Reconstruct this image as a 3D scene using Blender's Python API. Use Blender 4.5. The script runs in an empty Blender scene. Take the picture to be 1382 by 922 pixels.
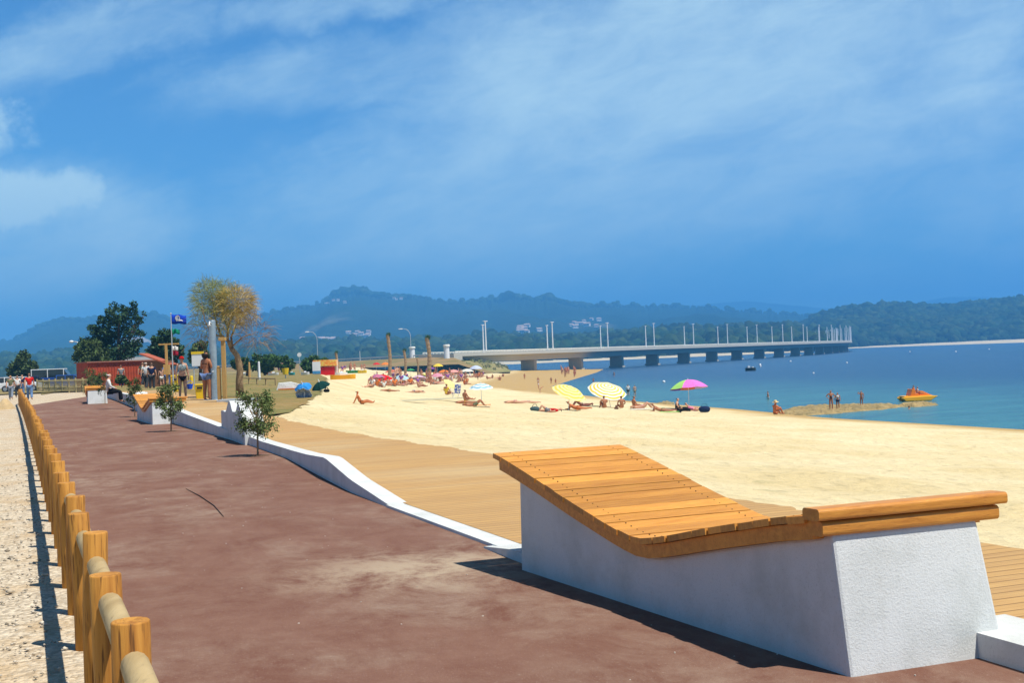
import bpy, math, random
import numpy as np
from mathutils import Vector, Matrix
random.seed(7)
sc = bpy.context.scene
COL = sc.collection
R = math.radians
# ------------------------------------------------------------------ camera
F, W0, H0 = 1650.0, 1382.0, 922.0
ROLL, PITCH, EYE = R(2.3), R(0.757), 1.65
CM = Matrix.Rotation(R(90)+PITCH, 3, 'X') @ Matrix.Rotation(-ROLL, 3, 'Z')
cam = bpy.data.cameras.new('camera'); co = bpy.data.objects.new('camera', cam); COL.objects.link(co)
co.matrix_world = Matrix.Translation((0,0,EYE)) @ CM.to_4x4()
cam.sensor_width = 36; cam.lens = 36*F/W0; cam.clip_start = .1; cam.clip_end = 40000
sc.camera = co
def ray(px, py):
    return CM @ Vector(((px-W0/2)/F, -(py-H0/2)/F, -1.0))
def P(px, py, z=0.0):
    d = ray(px, py); t = (z-EYE)/d.z
    return Vector((d.x*t, d.y*t, z))
def PD(px, py, Y):                       # point at forward distance Y
    d = ray(px, py); t = Y/d.y
    return Vector((d.x*t, Y, EYE+d.z*t))
# promenade frame: s runs along it, w across it (towards the water)
TA = math.atan(.37); CT, ST = math.cos(TA), math.sin(TA)
def sw(x, y): return (CT*y-ST*x, CT*x+ST*y)
def xy(s, w): return (CT*w-ST*s, CT*s+ST*w)
MSW = Matrix.Rotation(TA, 4, 'Z')        # local (w, s, z) -> world
def sstep(a, b, x):
    t = min(1, max(0, (x-a)/(b-a))); return t*t*(3-2*t)
def ramp(a, b, x): return min(1, max(0, (x-a)/(b-a)))
def interp(tab, x):
    if x <= tab[0][0]: return tab[0][1]
    for (a, b), (c, d) in zip(tab, tab[1:]):
        if x <= c: return b+(d-b)*(x-a)/(c-a)
    return tab[-1][1]
WATER = -4.0
KERBW = 3.9
def zroad(s): return .18*sstep(30, 75, s)
ZD = [(0,.03),(13.4,.03),(17.6,.11),(21.8,.12),(25,.12),(30,.19),(36,.34),(42,.53),(50,.60),(400,.60)]
def zdeck(s): return interp(ZD, s)
KCT = [(8.5,4.42),(8.65,3.5),(10.6,3.48),(13.6,3.43),(15.5,3.43),(18.2,3.56),(22,3.75),(26,3.74),(31.8,3.54),(38.6,3.26),(50,3.05),(75,2.7),(92,2.5)]
def KC(s): return interp(KCT, s)
def zkerb(s): return interp([(13.3,.015),(17.6,.31),(19.5,.235),(21.8,.175),(25,.16)], s) if s < 25 else zdeck(s)+.04
WE = [(-20,6.6),(0,6.8),(10,6.85),(18,6.5),(24,6.1),(29,5.75),(36,6.3),(41,7.9),(50,10),(70,14.3),(97,20),(150,30),(300,66),(400,96),(470,84),(520,60),(900,40)]
WW = [(-100,56),(60,55),(80,55.5),(100,59),(118,61),(133,63),(160,69),(208,84),(270,116),(347,156),(416,190),(440,180),(462,130),(480,112),(520,90),(900,70)]
def beach(s, w):
    we, ww = interp(WE, s), interp(WW, s)
    za = zdeck(s)-.04
    if w <= we: return za
    t = (w-we)/(ww-we)
    if t <= 1: return za+(WATER-za)*(t+.11*math.sin(t*math.pi))-.65*ramp(34, 70, s)*sstep(0, 4.5, w-we)*(1-t)**1.5
    return WATER-min(3.0, (w-ww)*.05)
def H(s, w):
    if w < KC(s): return zroad(s) if s < 400 else zroad(400)
    return beach(s, w)
def G(px, py):
    """where the view through a photo pixel meets the ground"""
    d = ray(px, py)
    Y = 3.0
    while Y < 1500:
        t = Y/d.y; x = d.x*t; z = EYE+d.z*t; s, w = sw(x, Y)
        if z <= H(s, w): return Vector((x, Y, H(s, w)))
        Y *= 1.004
    return P(px, py, WATER)
# ------------------------------------------------------------------ materials
MATS = {}
def mat(name, c, rough=.7, c2=None, scale=6, bump=0, metal=0, mask=(.4,.62), stretch=(1,1,1), detail=6, bscale=None, island=0, spec=.35, sss=0):
    if name in MATS: return MATS[name]
    m = bpy.data.materials.new(name); m.use_nodes = True; nt = m.node_tree; n = nt.nodes; l = nt.links
    b = n['Principled BSDF']; b.inputs['Roughness'].default_value = rough; b.inputs['Metallic'].default_value = metal
    b.inputs['Specular IOR Level'].default_value = spec
    b.inputs['Base Color'].default_value = (*c, 1)
    tc = n.new('ShaderNodeTexCoord'); mp = n.new('ShaderNodeMapping'); mp.inputs['Scale'].default_value = stretch
    l.new(tc.outputs['Object'], mp.inputs['Vector'])
    out = None
    if c2:
        no = n.new('ShaderNodeTexNoise'); no.inputs['Scale'].default_value = scale; no.inputs['Detail'].default_value = detail; no.inputs['Roughness'].default_value = .65
        l.new(mp.outputs[0], no.inputs['Vector'])
        r = n.new('ShaderNodeMapRange'); r.inputs['From Min'].default_value = mask[0]; r.inputs['From Max'].default_value = mask[1]
        l.new(no.outputs['Fac'], r.inputs['Value'])
        mx = n.new('ShaderNodeMix'); mx.data_type = 'RGBA'; l.new(r.outputs[0], mx.inputs[0])
        mx.inputs[6].default_value = (*c, 1); mx.inputs[7].default_value = (*c2, 1); out = mx.outputs[2]
    if island:
        g = n.new('ShaderNodeNewGeometry'); hs = n.new('ShaderNodeHueSaturation')
        r2 = n.new('ShaderNodeMapRange'); r2.inputs['To Min'].default_value = 1-island; r2.inputs['To Max'].default_value = 1+island
        l.new(g.outputs['Random Per Island'], r2.inputs['Value']); l.new(r2.outputs[0], hs.inputs['Value'])
        if out: l.new(out, hs.inputs['Color'])
        else: hs.inputs['Color'].default_value = (*c, 1)
        out = hs.outputs[0]
    if out: l.new(out, b.inputs['Base Color'])
    if bump:
        nb = n.new('ShaderNodeTexNoise'); nb.inputs['Scale'].default_value = bscale or scale*6; nb.inputs['Detail'].default_value = 5
        l.new(mp.outputs[0], nb.inputs['Vector'])
        bp = n.new('ShaderNodeBump'); bp.inputs['Strength'].default_value = 1; bp.inputs['Distance'].default_value = bump
        l.new(nb.outputs['Fac'], bp.inputs['Height']); l.new(bp.outputs[0], b.inputs['Normal'])
    MATS[name] = m
    return m
def nd(nt, typ, **kw):
    x = nt.nodes.new(typ)
    for k, v in kw.items():
        if k.startswith('i_'): x.inputs[k[2:].replace('_', ' ')].default_value = v
        else: setattr(x, k, v)
    return x
def mixc(nt, fac, a, b, blend='MIX'):
    x = nt.nodes.new('ShaderNodeMix'); x.data_type = 'RGBA'; x.blend_type = blend
    for sock, v in ((0, fac), (6, a), (7, b)):
        if isinstance(v, bpy.types.NodeSocket): nt.links.new(v, x.inputs[sock])
        elif sock == 0: x.inputs[0].default_value = v
        else: x.inputs[sock].default_value = (*v, 1)
    return x.outputs[2]
def math_(nt, op, a, b=0.0):
    x = nt.nodes.new('ShaderNodeMath'); x.operation = op
    for i, v in ((0, a), (1, b)):
        if isinstance(v, bpy.types.NodeSocket): nt.links.new(v, x.inputs[i])
        else: x.inputs[i].default_value = v
    return x.outputs[0]
def rng(nt, v, a, b, c=0.0, d=1.0, smooth=False):
    x = nt.nodes.new('ShaderNodeMapRange'); nt.links.new(v, x.inputs['Value'])
    if smooth: x.interpolation_type = 'SMOOTHSTEP'
    for k, q in zip(('From Min','From Max','To Min','To Max'), (a, b, c, d)): x.inputs[k].default_value = q
    return x.outputs[0]
def noise(nt, vec, scale, detail=5, rough=.6, stretch=None, dist=0):
    if stretch:
        mp = nt.nodes.new('ShaderNodeMapping'); mp.inputs['Scale'].default_value = stretch; nt.links.new(vec, mp.inputs['Vector']); vec = mp.outputs[0]
    x = nt.nodes.new('ShaderNodeTexNoise'); x.inputs['Scale'].default_value = scale; x.inputs['Detail'].default_value = detail
    x.inputs['Roughness'].default_value = rough; x.inputs['Distortion'].default_value = dist
    nt.links.new(vec, x.inputs['Vector']); return x.outputs['Fac']
def newmat(name):
    m = bpy.data.materials.new(name); m.use_nodes = True; nt = m.node_tree
    tc = nt.nodes.new('ShaderNodeTexCoord'); return m, nt, nt.nodes['Principled BSDF'], tc.outputs['Object']
def bump(nt, b, h, dist):
    bp = nt.nodes.new('ShaderNodeBump'); bp.inputs['Distance'].default_value = dist; bp.inputs['Strength'].default_value = 1
    nt.links.new(h, bp.inputs['Height']); nt.links.new(bp.outputs[0], b.inputs['Normal'])

def m_road():
    m, nt, b, oc = newmat('brown_asphalt')
    n1 = noise(nt, oc, .5, 9, .7, (1, .8, 1), .8); n2 = noise(nt, oc, 1.6, 10, .78, (1, .7, 1), .3); n3 = noise(nt, oc, 60, 4, .8)
    c = mixc(nt, rng(nt, n2, .28, .74), (.150,.062,.040), (.250,.140,.100))
    dust = math_(nt, 'MULTIPLY', rng(nt, n1, .46, .66), rng(nt, n2, .38, .62))
    c = mixc(nt, math_(nt, 'MULTIPLY', dust, .60), c, (.36,.28,.21))
    # sand swept on to the road beside the lounger's head and where the kerb begins
    sep = nt.nodes.new('ShaderNodeSeparateXYZ'); nt.links.new(oc, sep.inputs[0])
    dx = math_(nt, 'MULTIPLY', math_(nt, 'SUBTRACT', sep.outputs[0], 2.7), .75); dy = math_(nt, 'MULTIPLY', math_(nt, 'SUBTRACT', sep.outputs[1], 9.4), .9)
    d = math_(nt, 'SQRT', math_(nt, 'ADD', math_(nt, 'MULTIPLY', dx, dx), math_(nt, 'MULTIPLY', dy, dy)))
    patch = math_(nt, 'MULTIPLY', rng(nt, d, 1.3, .1, 0, 1, True), rng(nt, n2, .40, .56))
    c = mixc(nt, math_(nt, 'MULTIPLY', patch, .75), c, (.46,.37,.26))
    grit = rng(nt, n3, .60, .72); c = mixc(nt, math_(nt, 'MULTIPLY', grit, .75), c, (.42,.33,.26))
    dark = rng(nt, n3, .36, .26); c = mixc(nt, math_(nt, 'MULTIPLY', dark, .5), c, (.07,.03,.025))
    nt.links.new(c, b.inputs['Base Color']); b.inputs['Roughness'].default_value = .88; b.inputs['Specular IOR Level'].default_value = .2
    bump(nt, b, n3, .006); return m
def m_deck():
    m, nt, b, oc = newmat('deck_boards')
    sep = nt.nodes.new('ShaderNodeSeparateXYZ'); nt.links.new(oc, sep.inputs[0])
    s = math_(nt, 'MULTIPLY', sep.outputs[1], 1/.145); fr = math_(nt, 'FRACT', s); idx = math_(nt, 'FLOOR', s)
    wn = nt.nodes.new('ShaderNodeTexWhiteNoise'); wn.noise_dimensions = '1D'; nt.links.new(idx, wn.inputs['W'])
    n1 = noise(nt, oc, 3.0, 6, .65, (.5, 14, 1)); n2 = noise(nt, oc, .35, 5, .6, (.35, 1, 1))
    c = mixc(nt, rng(nt, n1, .3, .7), (.42,.235,.085), (.60,.385,.155))
    c = mixc(nt, rng(nt, wn.outputs['Value'], 0, 1, 0, .35), c, (.33,.20,.10))
    c = mixc(nt, math_(nt, 'MULTIPLY', rng(nt, n2, .5, .72), .55), c, (.58,.47,.28))
    gap = rng(nt, math_(nt, 'ABSOLUTE', math_(nt, 'SUBTRACT', fr, .5)), .455, .475)
    c = mixc(nt, math_(nt, 'MULTIPLY', gap, .75), c, (.10,.055,.03))
    nt.links.new(c, b.inputs['Base Color']); b.inputs['Roughness'].default_value = .8; b.inputs['Specular IOR Level'].default_value = .25
    bump(nt, b, math_(nt, 'SUBTRACT', 1.0, gap), .006); return m
def m_sand():
    m, nt, b, oc = newmat('beach_sand')
    sep = nt.nodes.new('ShaderNodeSeparateXYZ'); nt.links.new(oc, sep.inputs[0]); z = sep.outputs[2]
    n1 = noise(nt, oc, .22, 7, .65); n2 = noise(nt, oc, 3.6, 6, .75); n3 = noise(nt, oc, 1.1, 6, .7)
    c = mixc(nt, rng(nt, n1, .35, .65), (.70,.56,.30), (.80,.68,.42))
    c = mixc(nt, rng(nt, n2, .52, .70, 0, .5), c, (.42,.34,.18))
    weed = math_(nt, 'MULTIPLY', rng(nt, n3, .60, .70), rng(nt, z, -1.2, -.2)); c = mixc(nt, math_(nt, 'MULTIPLY', weed, .55), c, (.33,.31,.14))
    wet = rng(nt, math_(nt, 'SUBTRACT', math_(nt, 'ADD', z, math_(nt, 'MULTIPLY', n1, .4)), rng(nt, sep.outputs[1], 150, 200, 0, .85)), -3.35, -3.75, 0, 1, True)
    c = mixc(nt, wet, c, (.52,.33,.10))
    deep = rng(nt, z, -4.05, -4.5); c = mixc(nt, deep, c, (.10,.16,.12))
    nt.links.new(c, b.inputs['Base Color']); nt.links.new(rng(nt, wet, 0, 1, .92, .5), b.inputs['Roughness']); b.inputs['Specular IOR Level'].default_value = .2
    mpv = nt.nodes.new('ShaderNodeMapping'); mpv.inputs['Scale'].default_value = (2.4, 1.5, 0); nt.links.new(oc, mpv.inputs['Vector'])
    vo = nd(nt, 'ShaderNodeTexVoronoi', i_Scale=1.0); vo.feature = 'SMOOTH_F1'; nt.links.new(mpv.outputs[0], vo.inputs['Vector'])
    dents = math_(nt, 'MULTIPLY', rng(nt, vo.outputs['Distance'], .05, .42, 0, 1, True), rng(nt, wet, 0, 1, .55, .05))
    bump(nt, b, math_(nt, 'ADD', dents, math_(nt, 'ADD', math_(nt, 'MULTIPLY', n2, .9), math_(nt, 'MULTIPLY', n3, .7))), .12); return m
def m_gravel():
    m, nt, b, oc = newmat('pale_gravel')
    vo = nd(nt, 'ShaderNodeTexVoronoi', i_Scale=30.0); nt.links.new(oc, vo.inputs['Vector'])
    n1 = noise(nt, oc, .9, 6, .65); n2 = noise(nt, oc, 14, 4, .7)
    bw = nt.nodes.new('ShaderNodeRGBToBW'); nt.links.new(vo.outputs['Color'], bw.inputs[0])
    c = mixc(nt, rng(nt, bw.outputs[0], .2, .8), (.40,.32,.22), (.72,.61,.45))
    earth = rng(nt, n1, .46, .62); c = mixc(nt, math_(nt, 'MULTIPLY', earth, .6), c, (.50,.34,.17))
    c = mixc(nt, rng(nt, n2, .62, .75, 0, .5), c, (.26,.21,.15))
    nt.links.new(c, b.inputs['Base Color']); b.inputs['Roughness'].default_value = .95
    h = math_(nt, 'ADD', math_(nt, 'MULTIPLY', vo.outputs['Distance'], -.5), n2); bump(nt, b, h, .03); return m
def m_grass():
    m, nt, b, oc = newmat('dry_lawn')
    n1 = noise(nt, oc, .25, 7, .7); n2 = noise(nt, oc, 1.6, 6, .7); n3 = noise(nt, oc, 9, 4, .7)
    c = mixc(nt, rng(nt, n1, .38, .62), (.30,.19,.06), (.155,.155,.035))
    c = mixc(nt, rng(nt, n2, .52, .70, 0, .7), c, (.42,.31,.13))
    c = mixc(nt, rng(nt, n3, .5, .8, 0, .5), c, (.10,.10,.02))
    nt.links.new(c, b.inputs['Base Color']); b.inputs['Roughness'].default_value = .95; bump(nt, b, n3, .05); return m
def m_water():
    m, nt, b, oc = newmat('sea_water')
    sep = nt.nodes.new('ShaderNodeSeparateXYZ'); nt.links.new(oc, sep.inputs[0])
    n0 = noise(nt, oc, .02, 4, .6, (1, .35, 1)); n4 = noise(nt, oc, .22, 7, .7, (.3, 1, 1), .5)
    far = rng(nt, math_(nt, 'ADD', sep.outputs[0], math_(nt, 'MULTIPLY', n0, 20)), 66, 150, 0, 1, True)
    c = mixc(nt, far, (.050,.19,.20), (.008,.050,.125))
    c = mixc(nt, rng(nt, n4, .42, .66, 0, .55), c, (.008,.04,.09))
    nt.links.new(c, b.inputs['Base Color']); b.inputs['Roughness'].default_value = .22; b.inputs['IOR'].default_value = 1.33; b.inputs['Specular IOR Level'].default_value = .4
    h = math_(nt, 'ADD', noise(nt, oc, 1.3, 4, .6, (.5, 1, 1)), math_(nt, 'MULTIPLY', noise(nt, oc, .35, 3, .6, (.4,1,1)), 1.5)); bump(nt, b, h, .22)
    return m
def m_hill(name, ca, cb, field, sc_=.004, thr=(.60,.66)):
    m, nt, b, oc = newmat(name)
    n1 = noise(nt, oc, sc_*6, 6, .65); n2 = noise(nt, oc, sc_, 5, .55, (1,.5,2.5)); n3 = noise(nt, oc, sc_*25, 4, .7)
    c = mixc(nt, rng(nt, n1, .35, .65), ca, cb)
    c = mixc(nt, rng(nt, n2, thr[0], thr[1], 0, .8), c, field)
    c = mixc(nt, rng(nt, n3, .5, .7, 0, .6), c, (.012,.028,.010))
    nt.links.new(c, b.inputs['Base Color']); b.inputs['Roughness'].default_value = 1.0; b.inputs['Specular IOR Level'].default_value = 0
    bump(nt, b, n3, 14); return m
def m_concrete(name='white_concrete', c=(.66,.68,.67), dirt=(.40,.42,.38)):
    m, nt, b, oc = newmat(name)
    n1 = noise(nt, oc, 2.2, 6, .65); n2 = noise(nt, oc, 75, 4, .8); n3 = noise(nt, oc, 7, 5, .7, (1,1,.22))
    c_ = mixc(nt, rng(nt, n1, .45, .72, 0, .5), c, dirt)
    c_ = mixc(nt, rng(nt, n2, .55, .68, 0, .42), c_, (.36,.37,.35))
    c_ = mixc(nt, rng(nt, n3, .62, .8, 0, .3), c_, (.45,.43,.37))
    nt.links.new(c_, b.inputs['Base Color']); b.inputs['Roughness'].default_value = .85
    bump(nt, b, math_(nt, 'ADD', n2, math_(nt, 'MULTIPLY', n3, .5)), .0045); return m
def m_wood(name, ca, cb, grain=(1,1,1), rough=.55, dark=(.10,.045,.015), isl=.18, spec=.4, crack=.55):
    m, nt, b, oc = newmat(name)
    n1 = noise(nt, oc, 5, 6, .65, grain, .5); n2 = noise(nt, oc, 22, 3, .6, grain); n3 = noise(nt, oc, 1.5, 3, .5)
    c = mixc(nt, rng(nt, n1, .3, .7), ca, cb)
    c = mixc(nt, rng(nt, n2, .60-.05*(crack>.6), .74-.06*(crack>.6), 0, crack), c, dark)
    c = mixc(nt, rng(nt, n3, .55, .75, 0, .3), c, tuple(min(1, x*1.3) for x in cb))
    g = nt.nodes.new('ShaderNodeNewGeometry'); hs = nt.nodes.new('ShaderNodeHueSaturation')
    nt.links.new(rng(nt, g.outputs['Random Per Island'], 0, 1, 1-isl, 1+isl), hs.inputs['Value']); nt.links.new(c, hs.inputs['Color'])
    nt.links.new(hs.outputs[0], b.inputs['Base Color']); b.inputs['Roughness'].default_value = rough; b.inputs['Specular IOR Level'].default_value = spec
    bump(nt, b, n2, .002); return m
ROAD, DECK, SAND, GRAVEL, LAWN, SEA = m_road(), m_deck(), m_sand(), m_gravel(), m_grass(), m_water()
CONC = m_concrete(); BRIDGE = m_concrete('bridge_concrete', (.50,.48,.42), (.30,.30,.26)); PIER = m_concrete('pier_concrete', (.42,.39,.32), (.2,.2,.17))
BWOOD = m_wood('varnished_boards', (.48,.185,.028), (.70,.33,.060), (.6,9,3), .5, (.16,.05,.01), .26)
BEAM = m_wood('varnished_beam', (.48,.18,.026), (.70,.31,.05), (.7,5,5), .42, (.20,.06,.01))
POSTW = m_wood('treated_pine_post', (.30,.115,.018), (.60,.29,.055), (3.5,3.5,.22), .7, (.10,.04,.012), .30, .25, .85)
LOGW = m_wood('weathered_log', (.34,.24,.11), (.50,.38,.20), (2.5,.3,2.5), .8, (.13,.09,.05), .15, .2)
def plain(name, c, rough=.6, metal=0, spec=.35): return mat(name, c, rough, metal=metal, spec=spec)
def cloth(name, c): return mat('cloth_'+name, c, .9, tuple(x*.7 for x in c), 9, .004, spec=.1)
WHITE = plain('white_paint', (.78,.79,.80), .45); GALV = plain('galvanised_steel', (.50,.53,.55), .45, .4)
STEEL = mat('brushed_steel', (.42,.50,.54), .38, (.30,.37,.42), 4, metal=.55)
SKIN_L = mat('skin_fair', (.60,.33,.21), .55, (.52,.26,.16), 8); SKIN_T = mat('skin_tanned', (.42,.17,.08), .5, (.34,.13,.06), 8)
SKIN_D = mat('skin_deep_tan', (.22,.07,.035), .45, (.17,.05,.025), 8)
HAIRS = {'black': plain('hair_black', (.012,.010,.010), .6), 'brown': plain('hair_brown', (.05,.025,.012), .6), 'blond': plain('hair_blond', (.42,.28,.11), .6), 'white': plain('hair_white', (.72,.72,.70), .7)}
# ------------------------------------------------------------------ mesh tools
class MB:
    def __init__(s): s.v = []; s.f = []; s.mi = []
    def add(s, vs, fs, mi=0):
        o = len(s.v); s.v += [tuple(v) for v in vs]; s.f += [tuple(i+o for i in f) for f in fs]; s.mi += [mi]*len(fs)
    def box(s, c, d, rz=0, tilt=None, mi=0):
        x, y, z = d[0]/2, d[1]/2, d[2]/2
        M = Matrix.Rotation(rz, 3, 'Z')
        if tilt: M = M @ Matrix.Rotation(tilt[0], 3, tilt[1])
        vs = [Vector(c)+M @ Vector((a*x, b*y, e*z)) for e in (-1,1) for b in (-1,1) for a in (-1,1)]
        s.add(vs, [(0,2,3,1),(4,5,7,6),(0,1,5,4),(2,6,7,3),(0,4,6,2),(1,3,7,5)], mi)
    def tube(s, pts, rad, n=8, cap=True, mi=0, squash=1.0):
        pts = [Vector(p) for p in pts]; rad = rad if isinstance(rad, (list, tuple)) else [rad]*len(pts)
        o = []; up = None
        for i, p in enumerate(pts):
            d = (pts[min(i+1, len(pts)-1)]-pts[max(i-1, 0)]).normalized()
            if up is None: up = Vector((0,0,1)) if abs(d.z) < .9 else Vector((1,0,0))
            a = d.cross(up).normalized(); b = a.cross(d).normalized(); up = b
            for k in range(n):
                t = 2*math.pi*k/n; o.append(p+(a*math.cos(t)+b*math.sin(t)*squash)*rad[i])
        f = [(i*n+k, i*n+(k+1)%n, (i+1)*n+(k+1)%n, (i+1)*n+k) for i in range(len(pts)-1) for k in range(n)]
        if cap: f += [tuple(range(n))[::-1], tuple((len(pts)-1)*n+k for k in range(n))]
        s.add(o, f, mi)
    def prism(s, prof, axis_pts, mi=0):
        """prof: closed polygon of Vector at start; axis_pts: extrusion vector"""
        n = len(prof); a = [Vector(p) for p in prof]; b = [p+Vector(axis_pts) for p in a]
        s.add(a+b, [tuple(range(n))[::-1], tuple(range(n, 2*n))]+[(k, (k+1)%n, n+(k+1)%n, n+k) for k in range(n)], mi)
    def ball(s, c, r, seg=10, rings=7, mi=0, jit=0, zmin=-1):
        r = r if isinstance(r, (tuple, list)) else (r, r, r); vs = []; fs = []
        for i in range(rings+1):
            ph = math.pi*i/rings
            for k in range(seg):
                t = 2*math.pi*k/seg; j = 1+random.uniform(-jit, jit)
                vs.append((c[0]+r[0]*math.sin(ph)*math.cos(t)*j, c[1]+r[1]*math.sin(ph)*math.sin(t)*j, c[2]+r[2]*max(zmin, math.cos(ph))*j))
        for i in range(rings):
            for k in range(seg): fs.append((i*seg+k, i*seg+(k+1)%seg, (i+1)*seg+(k+1)%seg, (i+1)*seg+k))
        s.add(vs, fs, mi)
    def build(s, name, m=None, parent=None, smooth=False, bevel=0, mats=None, loc=None):
        me = bpy.data.meshes.new(name); me.from_pydata(s.v, [], s.f)
        for x in (mats or [m]): me.materials.append(x)
        if mats: me.polygons.foreach_set('material_index', s.mi)
        if smooth: me.polygons.foreach_set('use_smooth', [True]*len(s.f))
        me.validate(); me.update()
        ob = bpy.data.objects.new(name, me); COL.objects.link(ob)
        if parent: ob.parent = parent
        if loc is not None: ob.location = loc
        if bevel:
            b = ob.modifiers.new('bevel', 'BEVEL'); b.width = bevel; b.segments = 2; b.limit_method = 'ANGLE'
        return ob
def tag(o, label=None, cat=None, group=None, kind=None):
    if label: o['label'] = label
    if cat: o['category'] = cat
    if group: o['group'] = group
    if kind: o['kind'] = kind
    return o
def thing(name, label, cat, loc=(0,0,0), rz=0, group=None, rot=None):
    e = bpy.data.objects.new(name, None); COL.objects.link(e); e.empty_display_size = .2
    e.location = loc; e.rotation_euler = rot or (0,0,rz); return tag(e, label, cat, group)
KIDS = {}
def copy_tree(o, parent=None):
    c = o.copy(); COL.objects.link(c)
    if parent: c.parent = parent
    for ch in list(o.children): copy_tree(ch, c)
    return c
def dup(o, loc, rz=None, label=None, group=None, scale=None):
    c = copy_tree(o); c.location = loc
    if rz is not None: c.rotation_euler = (0,0,rz)
    if label: c['label'] = label
    if group: c['group'] = group
    if scale: c.scale = (scale,)*3
    return c
def sheet(name, m, svals, wf, zf, lift=0.0, kind='structure'):
    """surface mesh in the promenade's own (w, s) frame; wf(s) -> list of w values"""
    mb = MB(); rows = [wf(s) for s in svals]; nw = len(rows[0])
    for s, ws in zip(svals, rows): mb.v += [(w, s, zf(s, w)+lift) for w in ws]
    for i in range(len(svals)-1):
        for k in range(nw-1): a = i*nw+k; mb.f.append((a, a+1, a+nw+1, a+nw)); mb.mi.append(0)
    o = mb.build(name, m, smooth=True); o.matrix_world = MSW; return tag(o, kind=kind)
def lin(a, b, n): return [a+(b-a)*i/(n-1) for i in range(n)]
# ------------------------------------------------------------------ ground
svals = lin(-12, 60, 145)+[60*(1.035**k) for k in range(1, 86)]
def base_w(s):
    we, ww = interp(WE, s), interp(WW, s)
    return [-900,-400,-150,-60,-20,-4, KC(s)+.10]+[we*.5+2]+lin(we, ww, 70)+[ww+5, ww+20, ww+80, ww+400]
def hummock(s, w):
    we, ww = interp(WE, s), interp(WW, s)
    if w <= we or w >= ww: return 0
    e = min(1, (w-we)/3, (ww-w)/12)
    return e*.07*(math.sin(w*1.3+s*.5)*math.sin(s*.9-w*.3)+.6*math.sin(w*.37+s*.21))
sheet('beach', SAND, svals, base_w, lambda s, w: (zroad(min(s,400))-.09 if w < KC(s)+.15 else beach(s, w)+hummock(s, w)-(.06 if w < interp(WE,s)-.3 else 0)))
FENCE_PX = [(168,838,0),(136,765,0),(119,719,0),(108,689,0),(100,670,0),(85,630,0),(66,590,0),(47,558,0),(33,540,0),(25,529,0)]
FH = .82
FL = []
for px, py, _ in FENCE_PX:
    q = P(px, py, FH+zroad(40 if py < 545 else 0)); FL.append(sw(q.x, q.y))
FL = sorted(FL)
FLs = [(-12, FL[0][1])]+FL
print('FENCE', [(round(a,2), round(b,2)) for a, b in FL])
def fw(s): return interp(FW, s)
# straight-ish smoothed fence line
A = np.polyfit([a for a, b in FL], [b for a, b in FL], 2)
FW = [(s, float(np.polyval(A, min(max(s, 3), 70)))) for s in range(-12, 110, 2)]
roadend = lambda s: 0
def road_w(s):
    l = fw(s)+.02; r = KC(s)+.03
    return lin(l, r, 9)
rs = lin(-12, 66, 120)
road = sheet('promenade_road', ROAD, rs, road_w, lambda s, w: zroad(s), .004)
# slanted far end of the road
o = sheet('promenade_road', ROAD, lin(66, 92, 40), lambda s: lin(fw(66)+.02+(KC(92)-.05-fw(66))*(s-66)/26, KC(s)+.03, 5), lambda s, w: zroad(s), .004)
sheet('gravel_ground', GRAVEL, lin(-12, 70, 90)+[80,95,120,160,220,300], lambda s: [fw(s)+q for q in (-160,-60,-20,-8,-4,-2,-.9,.02)], lambda s, w: zroad(s)+(.02*math.sin(w*3+s*2) if w<fw(s)-.3 else 0), 0.0)
sheet('pale_path', GRAVEL, lin(66, 96, 40)+[120,160,220,300], lambda s: [fw(s)+.02, 1, KC(s)+.1], lambda s, w: zroad(s), -.004)
DE = [(-20,6.6),(0,6.8),(10,6.85),(18,6.5),(24,6.1),(29,5.75),(34,5.5),(42,5.2),(60,5.4),(80,5.6)]
from mathutils import noise as MN
sheet('boardwalk_deck', DECK, lin(-12, 74, 700), lambda s: lin(KC(s)+.20, interp(DE, s)-.02+.16*MN.noise(Vector((s*.8, 0, 3)))+.10*MN.noise(Vector((s*4.1, 2, 3))), 6), lambda s, w: zdeck(s), .004)
def lawn_r(s): return interp(WE, s)+.35*MN.noise(Vector((s*.5, 5, 1)))+.3*MN.noise(Vector((s*2.1, 5, 1)))
sheet('lawn', LAWN, lin(34.5, 110, 300)+lin(112, 260, 60), lambda s: lin((interp(DE, s)-.1 if s < 73 else KC(s)+.2), max(interp(DE, s)-.05, min(lawn_r(s), interp(DE, s)+(s-34.9)*.9+.3*MN.noise(Vector((s*6, 1, 1))))), 20),
      lambda s, w: (zdeck(s) if w < interp(WE, s) else beach(s, w)+hummock(s, w)+.03)+.02*math.sin(w*2+s)*math.sin(s*1.3), -.012)
mb = MB(); mb.add([(-9000,-300,0),(9000,-300,0),(9000,12000,0),(-9000,12000,0)], [(0,1,2,3)])
o = mb.build('sea_water', SEA, loc=(0,0,WATER)); tag(o, kind='structure')
# give the water its object frame along the shore
o.rotation_euler = (0,0,TA)
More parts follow.
